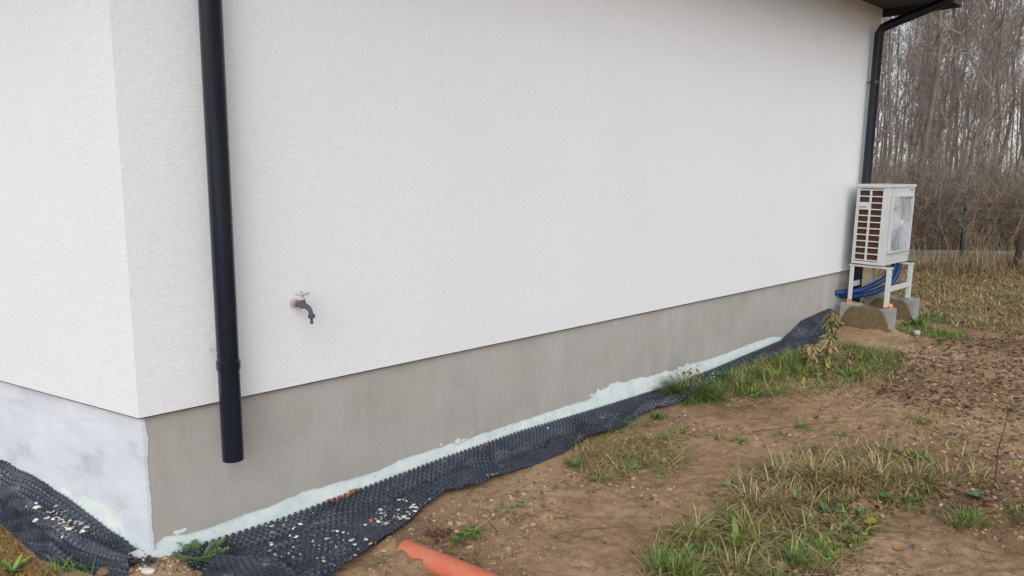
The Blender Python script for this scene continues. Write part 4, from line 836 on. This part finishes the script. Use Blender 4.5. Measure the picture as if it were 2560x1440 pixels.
# uprooted weed above the orange pipe
c = at(1150, 1368); c[2] = gz(c)+.015; tip = at(1330, 1262); tip[2] = gz(tip)+.03; e = empty('uprooted_weed', c); tag(e, 'uprooted weed with a long bare stem lying on the soil above the orange pipe', 'uprooted weed')
k = 8; tt = np.linspace(0, 1, k+1)[:, None]; P = c+(tip-c)*tt+np.array([0, 0, .03])*np.sin(tt*3.1); vs = VM(); segs(vs, P[:-1], P[1:], np.linspace(.0042, .002, k), np.linspace(.004, .0018, k), pick([(.34, .30, .16)], k), 6); vs.build('stem', M['leaf'], e, origin=c)
vm = VM(); n = 34; q = rng.random(n)**1.6*.28; B = c+(tip-c)*q[:, None]+rng.normal(0, .018, (n, 3))*np.array([1, 1, .2])+np.array([0, 0, .01]); ya = np.arctan2(-(tip-c)[1], -(tip-c)[0])+rng.uniform(-1.5, 1.5, n)
blades(vm, B, ya, rng.uniform(.04, .09, n), rng.uniform(.012, .022, n), rng.uniform(.9, 1.6, n), rng.uniform(0, .8, n), pick(PG+GREEN, n), 6, leafshape, rng.uniform(-.6, .6, n))
n = 20; q = rng.uniform(.3, .95, n); B = c+(tip-c)*q[:, None]+np.array([0, 0, .03])*np.sin(q*3.1)[:, None]; blades(vm, B, rng.uniform(0, 6.3, n), rng.uniform(.04, .07, n), rng.uniform(.008, .016, n), rng.uniform(1.1, 1.7, n), rng.uniform(0, .8, n), pick(PG+GREEN+[DRY[1]], n), 6, leafshape, rng.uniform(-.6, .6, n)); vm.build('leaves', M['leaf'], e, origin=c)
c3 = at(1100, 1350); vm = VM(); n = 46; B = np.stack([c3[0]+rng.normal(0, .035, n), c3[1]+rng.normal(0, .03, n), np.zeros(n)], 1); B[:, 2] = ghi(B[:, 0], B[:, 1])+.012
flat_leaves(vm, B, (.02, .05), [(.13, .06, .045), (.18, .09, .06), (.09, .06, .05)], 1.); tag(vm.build('dead_leaf_heap', M['leaf'], origin=c3), 'little heap of dark red brown dead leaves above the orange pipe', 'dead leaves', kind='stuff')
# thin dark upright stem
c = at(2478, 1230); c[2] = gz(c); k = 10; z = np.linspace(0, .50, k+1); P = c+np.stack([.08*z+.008*np.sin(z*18), .02*z, z], 1); vs = VM(); segs(vs, P[:-1], P[1:], np.linspace(.005, .002, k), np.linspace(.005, .0016, k), pick([(.10, .06, .045)], k), 6)
nb = 9; zi = rng.uniform(.2, .5, nb); B = c+np.stack([.08*zi, .02*zi, zi], 1); segs(vs, B, B+rng.normal(0, .02, (nb, 3))+np.array([0, 0, .02]), np.full(nb, .0016), np.full(nb, .0009), pick([(.10, .06, .045)], nb), 4)
tag(vs.build('dead_weed', M['debris'], origin=c), 'thin dark dead stem standing upright at the right edge', 'dead stem')
# ------------------------------------------------------------------ fence
fy = 14.45; f0 = W(0, 0, 0); fence = empty('wire_fence', (8.8, fy, 0)); tag(fence, 'dark green wire mesh fence with concrete base board before the woods', 'fence')
FO = np.array([8.8, fy, 0.]); greenm = m_noise('green_coated_steel', (.012, .035, .035), (.02, .05, .05), 10, .45, 0); fdir = np.array([1, .03, 0.])
gzf = lambda x, y: float(gbase(x, y))
for k in range(-2, 4):
    p = FO+fdir*2.5*k; g0 = gzf(p[0], p[1]); b = MB(); b.box(p+np.array([-.03, -.03, g0-.1]), (.06, 0, 0), (0, .06, 0), (0, 0, 1.28)); po = b.build('fence_post', greenm, fence, origin=FO)
    b = MB(); b.box(p+np.array([-.033, -.033, g0+1.181]), (.066, 0, 0), (0, .066, 0), (0, 0, .02)); b.build('post_cap', greenm, po, origin=FO)
b = MB()
for z in (.12, .33, .53, .73, .93, 1.10):
    p0_ = FO-fdir*5; b.tube([p0_+np.array([0, -.035, z]), p0_+fdir*12.5+np.array([0, -.035, z])], .0028, 4)
for k in range(0, 126): p = FO-fdir*5+fdir*.1*k; b.tube([p+np.array([0, -.04, .12]), p+np.array([0, -.04, 1.11])], .0015, 3)
b.build('wire_mesh', greenm, fence, origin=FO)
conc = m_noise('concrete_board', (.13, .12, .10), (.21, .19, .165), 5, .9, .3, .01)
for k in range(-2, 3):
    p = FO+fdir*2.5*k; b = MB(); b.box(p+fdir*.035+np.array([0, -.02, -.1]), fdir*2.43, (0, .04, 0), (0, 0, .30)); b.build('base_board', conc, fence, origin=FO, bevel=.006)
# ------------------------------------------------------------------ bare trees
def tree_meshes(H, r0, seed, dens=1., up=.65, hue=(.125, .10, .085)):
    g = np.random.default_rng(seed); nT = 14; z = np.linspace(0, H, nT+1); wob = np.cumsum(g.normal(0, H*.009, (nT+1, 2)), 0); wob[0] = 0; lean = g.normal(0, .02, 2)
    T = np.stack([wob[:, 0]+lean[0]*z, wob[:, 1]+lean[1]*z, z-.1], 1); rad = r0*(1-.85*z/H)**.9
    tr = VM(); segs(tr, T[:-1], T[1:], rad[:-1], rad[1:], np.tile(np.array(hue)*.85, (nT, 1)), 7)
    cr = VM()
    def grow(par, parR, nch, Lr, ang_, k, rs, t0=.15, curl=.25):
        """children polylines of parents: par (n, m, 3)"""
        n, m = par.shape[:2]; pi = np.repeat(np.arange(n), nch); N_ = len(pi); t = g.uniform(t0, 1., N_)*(m-1.001); i = t.astype(int); f_ = (t-i)[:, None]
        B = par[pi, i]*(1-f_)+par[pi, i+1]*f_; d = par[pi, i+1]-par[pi, i]; d /= np.linalg.norm(d, axis=1)[:, None]
        rv = g.normal(0, 1, (N_, 3)); rv -= d*(rv*d).sum(1)[:, None]; rv /= np.linalg.norm(rv, axis=1)[:, None]; a = g.uniform(*ang_, N_)[:, None]
        D = d*np.cos(a)+rv*np.sin(a); L = g.uniform(*Lr, N_)*(1.15-.6*(t/(m-1))); P = [B]
        for q in range(k):
            D = D+g.normal(0, curl, (N_, 3))*.5+np.array([0, 0, .16*up]); D /= np.linalg.norm(D, axis=1)[:, None]; P.append(P[-1]+D*(L/k)[:, None])
        P = np.stack(P, 1); R_ = np.outer(np.full(N_, rs)*g.uniform(.6, 1.3, N_), np.linspace(1, .35, k+1))
        c = np.array(hue)*g.uniform(.75, 1.35, (N_, 1))
        for q in range(k): segs(cr, P[:, q], P[:, q+1], R_[:, q], R_[:, q+1], c, 3)
        return P, R_
    l1, _ = grow(T[None], rad, int(38*dens), (H*.09, H*.19), (.35, .8), 5, .012, .12)
    l2, _ = grow(l1, None, 6, (H*.05, H*.11), (.4, 1.0), 3, .0075, .15)
    l3, _ = grow(l2, None, 5, (.20, .55), (.3, 1.1), 2, .0042, .1, .35)
    return tr, cr
VAR = []
specs = [(10.5, .036, 1, 1., (.25, .22, .20)), (12.5, .045, 2, 1.1, (.17, .145, .13)), (8.5, .028, 3, .9, (.28, .22, .20)), (11, .034, 4, 1.2, (.25, .21, .18)), (7.0, .024, 5, .8, (.27, .20, .15)), (13, .055, 6, 1., (.20, .175, .16))]
tl = ['slender grey brown bare tree in the thicket beyond the fence', 'tall dark trunked bare tree in the thicket beyond the fence', 'thin reddish brown bare sapling in the thicket beyond the fence', 'bare tree with dense fine twigs in the thicket beyond the fence', 'low bare sapling in the thicket beyond the fence', 'thickest trunked bare tree in the thicket beyond the fence']
for H_, r_, sd_, dn, hue in specs:
    tr, cr = tree_meshes(H_, r_, sd_, dn, hue=hue); e = empty('bare_tree', (0, 0, 0)); tr.build('trunk', M['bark'], e, smooth=True); cr.build('crown', M['twig'], e); VAR.append(e)
rowl = lambda y: 'close behind the fence' if y < 20 else ('in its middle depth' if y < 30 else 'far back in it')
used = [False]*6; g = np.random.default_rng(5); spots = []
def far_at(px, y): # ground point seen in column px at distance y
    d = Fv+Rv*((px-CX)/FPX); return np.array([d[0]/d[1]*y, y])
tries = 0
while len(spots) < 76 and tries < 9000:
    tries += 1; y = 15.4+26*g.random()**1.1; p = far_at(g.uniform(2080, 2780), y)
    if all((p[0]-q[0])**2+(p[1]-q[1])**2 > (.55+.012*y)**2 for q in spots): spots.append(p)
for i, p in enumerate(spots):
    k = int(g.integers(0, 6)); e = VAR[k]
    if used[k]:
        o = e.copy(); COL.objects.link(o)
        for ch in e.children: c_ = ch.copy(); COL.objects.link(c_); c_.parent = o
    else: o = e; used[k] = True
    o.location = (p[0], p[1], float(gbase(*p))); o.rotation_euler = (0, 0, g.uniform(0, 6.28)); sc = g.uniform(.8, 1.25); o.scale = (sc, sc, sc*g.uniform(.95, 1.1)); tag(o, tl[k].replace('in the thicket beyond the fence', 'in the thicket, '+rowl(p[1])).replace('of the thicket beyond the fence', 'of the thicket, '+rowl(p[1])), 'tree', 'bare trees of the thicket')
# shrubs
def shrub_mesh(seed, H, hue):
    g_ = np.random.default_rng(seed); vm = VM(); n = 60; B = np.concatenate([g_.normal(0, .22, (n, 2)), np.zeros((n, 1))], 1); D = np.stack([g_.normal(0, .30, n), g_.normal(0, .30, n), np.ones(n)], 1); L = g_.uniform(.5, 1, n)*H
    P = [B]; k = 6
    for q in range(k): D = D+g_.normal(0, .13, (n, 3)); D /= np.linalg.norm(D, axis=1)[:, None]; P.append(P[-1]+D*(L/k)[:, None])
    P = np.stack(P, 1); c = np.array(hue)*g_.uniform(.7, 1.4, (n, 1))
    for q in range(k): segs(vm, P[:, q], P[:, q+1], np.full(n, .008*(1-q/k)+.002), np.full(n, .008*(1-(q+1)/k)+.0015), c, 4)
    m = 2200; pi = g_.integers(0, n, m); t = g_.uniform(.8, k-.001, m); i = t.astype(int); S0 = P[pi, i]+(P[pi, i+1]-P[pi, i])*(t-i)[:, None]; E = S0+g_.normal(0, .13, (m, 3))+np.array([0, 0, .12])
    tw = VM(); segs(tw, S0, E, np.full(m, .0035), np.full(m, .0015), np.array(hue)*g_.uniform(.7, 1.6, (m, 1)), 3)
    m = 500; pi = g_.integers(0, n, m); i = g_.integers(1, k, m); lf = VM(); blades(lf, P[pi, i]+g_.normal(0, .1, (m, 3)), g_.uniform(0, 6.28, m), g_.uniform(.03, .07, m), g_.uniform(.02, .04, m), g_.uniform(.5, 2.2, m), g_.uniform(0, 1, m), np.array([(.26, .17, .09), (.22, .12, .07), (.30, .27, .08)])[g_.integers(0, 3, m)], 2, leafshape)
    return vm, tw, lf
SH = []
for i, (sd_, H_, hue) in enumerate([(1, 2.2, (.21, .165, .115)), (2, 1.8, (.24, .165, .13)), (3, 2.5, (.20, .17, .14))]):
    a_, b_, c_ = shrub_mesh(sd_, H_, hue); e = empty('shrub'); a_.build('stems', M['twig'], e); b_.build('twigs', M['twig'], e); c_.build('dead_leaves', M['twig'], e); SH.append(e)
sl_ = ['olive brown leafless shrub under the bare trees', 'reddish brown leafless shrub under the bare trees', 'tall grey brown leafless shrub under the bare trees']
us = [False]*3; k = 0
for row, (y, n) in enumerate([(15.2, 12), (16.6, 11), (18.3, 10), (20.5, 9)]):
    for j in range(n):
        p = far_at(2090+(2800-2090)*(j+g.uniform(.1, .9))/n, y+g.uniform(-.5, .5)); q = int(g.integers(0, 3)); e = SH[q]
        if us[q]:
            o = e.copy(); COL.objects.link(o)
            for ch in e.children: c_ = ch.copy(); COL.objects.link(c_); c_.parent = o
        else: o = e; us[q] = True
        o.location = (p[0], p[1], float(gbase(*p))); o.rotation_euler = (0, 0, g.uniform(0, 6.28)); sc = g.uniform(.7, 1.1); o.scale = (sc*1.1, sc*1.1, sc); tag(o, sl_[q].replace('under the bare trees', ['directly behind the fence', 'in the second row behind the fence', 'in the third row behind the fence', 'deepest under the bare trees'][row]), 'shrub', 'leafless shrubs of the thicket')
# brush and reeds low along the fence, and the far wood
uv = VM(); n = 9000; y = 14.7+7*g.random(n)**1.3; px = g.uniform(2060, 2850, n); dd = (Fv[None]+Rv[None]*((px-CX)/FPX)[:, None]); x = dd[:, 0]/dd[:, 1]*y
B = np.stack([x, y, gbase(x, y)], 1); L = g.uniform(.25, 1.2, n); D = np.stack([g.normal(0, .28, n), g.normal(0, .28, n), np.ones(n)], 1); mid = B+D*(L*.5)[:, None]; tip = mid+(D+g.normal(0, .35, (n, 3)))*(L*.45)[:, None]
c = np.array([(.34, .24, .15), (.26, .15, .11), (.42, .32, .2), (.2, .13, .09), (.30, .26, .14)])[g.integers(0, 5, n)]
segs(uv, B, mid, np.full(n, .0045), np.full(n, .0035), c); segs(uv, mid, tip, np.full(n, .0035), np.full(n, .002), c)
tag(uv.build('undergrowth', M['twig']), kind='stuff', label='brown dead brush and stalks under the trees', cat='undergrowth')
fv = VM(); n = 150; y = g.uniform(44, 75, n); px = g.uniform(1900, 3000, n); dd = (Fv[None]+Rv[None]*((px-CX)/FPX)[:, None]); x = dd[:, 0]/dd[:, 1]*y; B = np.stack([x, y, gbase(x, y)], 1); H_ = g.uniform(8, 15, n); T_ = B+np.stack([g.normal(0, .5, n), g.normal(0, .5, n), H_], 1)
cF = np.array((.22, .19, .18))*g.uniform(.8, 1.3, (n, 1)); segs(fv, B, T_, np.full(n, .06), np.full(n, .02), cF, 5)
m = 5000; pi = g.integers(0, n, m); t = g.random(m)[:, None]**.8; S0 = B[pi]+(T_[pi]-B[pi])*t; segs(fv, S0, S0+g.normal(0, .8, (m, 3))+np.array([0, 0, .9]), np.full(m, .017), np.full(m, .007), cF[pi], 3)
tag(fv.build('far_wood', M['twig']), kind='stuff', label='distant leafless wood behind the thicket', cat='wood')
# a few remaining yellow leaves and the dark stump
yv = VM(); n = 60
for (px, py, y) in [(2272, 220, 15.5), (2290, 232, 15.7), (2395, 262, 16), (2425, 258, 16), (2545, 330, 15.5), (2392, 48, 16.5), (2412, 55, 16.5), (2400, 560, 14.3), (2396, 590, 14.3), (2400, 640, 14.2), (2210, 330, 16), (2540, 340, 15.5)]:
    p = at_depth(px, py, y/1.0); q = p+g.normal(0, .05, (7, 3)); blades(yv, q, g.uniform(0, 6.3, 7), g.uniform(.04, .07, 7), g.uniform(.03, .05, 7), g.uniform(.6, 2.2, 7), g.uniform(0, 1, 7), np.tile((.42, .33, .06), (7, 1)), 2, leafshape)
tag(yv.build('yellow_leaves', M['leaf']), kind='stuff', label='few yellow leaves left on the twigs', cat='leaves')
p = at(2537, 676); b = MB(); b.tube([p+np.array([0, 0, -.1]), p+np.array([.03, 0, .25]), p+np.array([.05, 0, .70])], [.075, .06, .05], 10); b.tube([p+np.array([.03, 0, .3]), p+np.array([.14, .02, .55])], [.035, .02], 7)
tag(b.build('tree_stump', m_noise('dark_bark', (.035, .022, .018), (.07, .045, .035), 12, .9, .6, .02, stretch=(1, 1, .3)), smooth=True, origin=p), 'dark broken tree stump standing in front of the fence', 'tree stump')
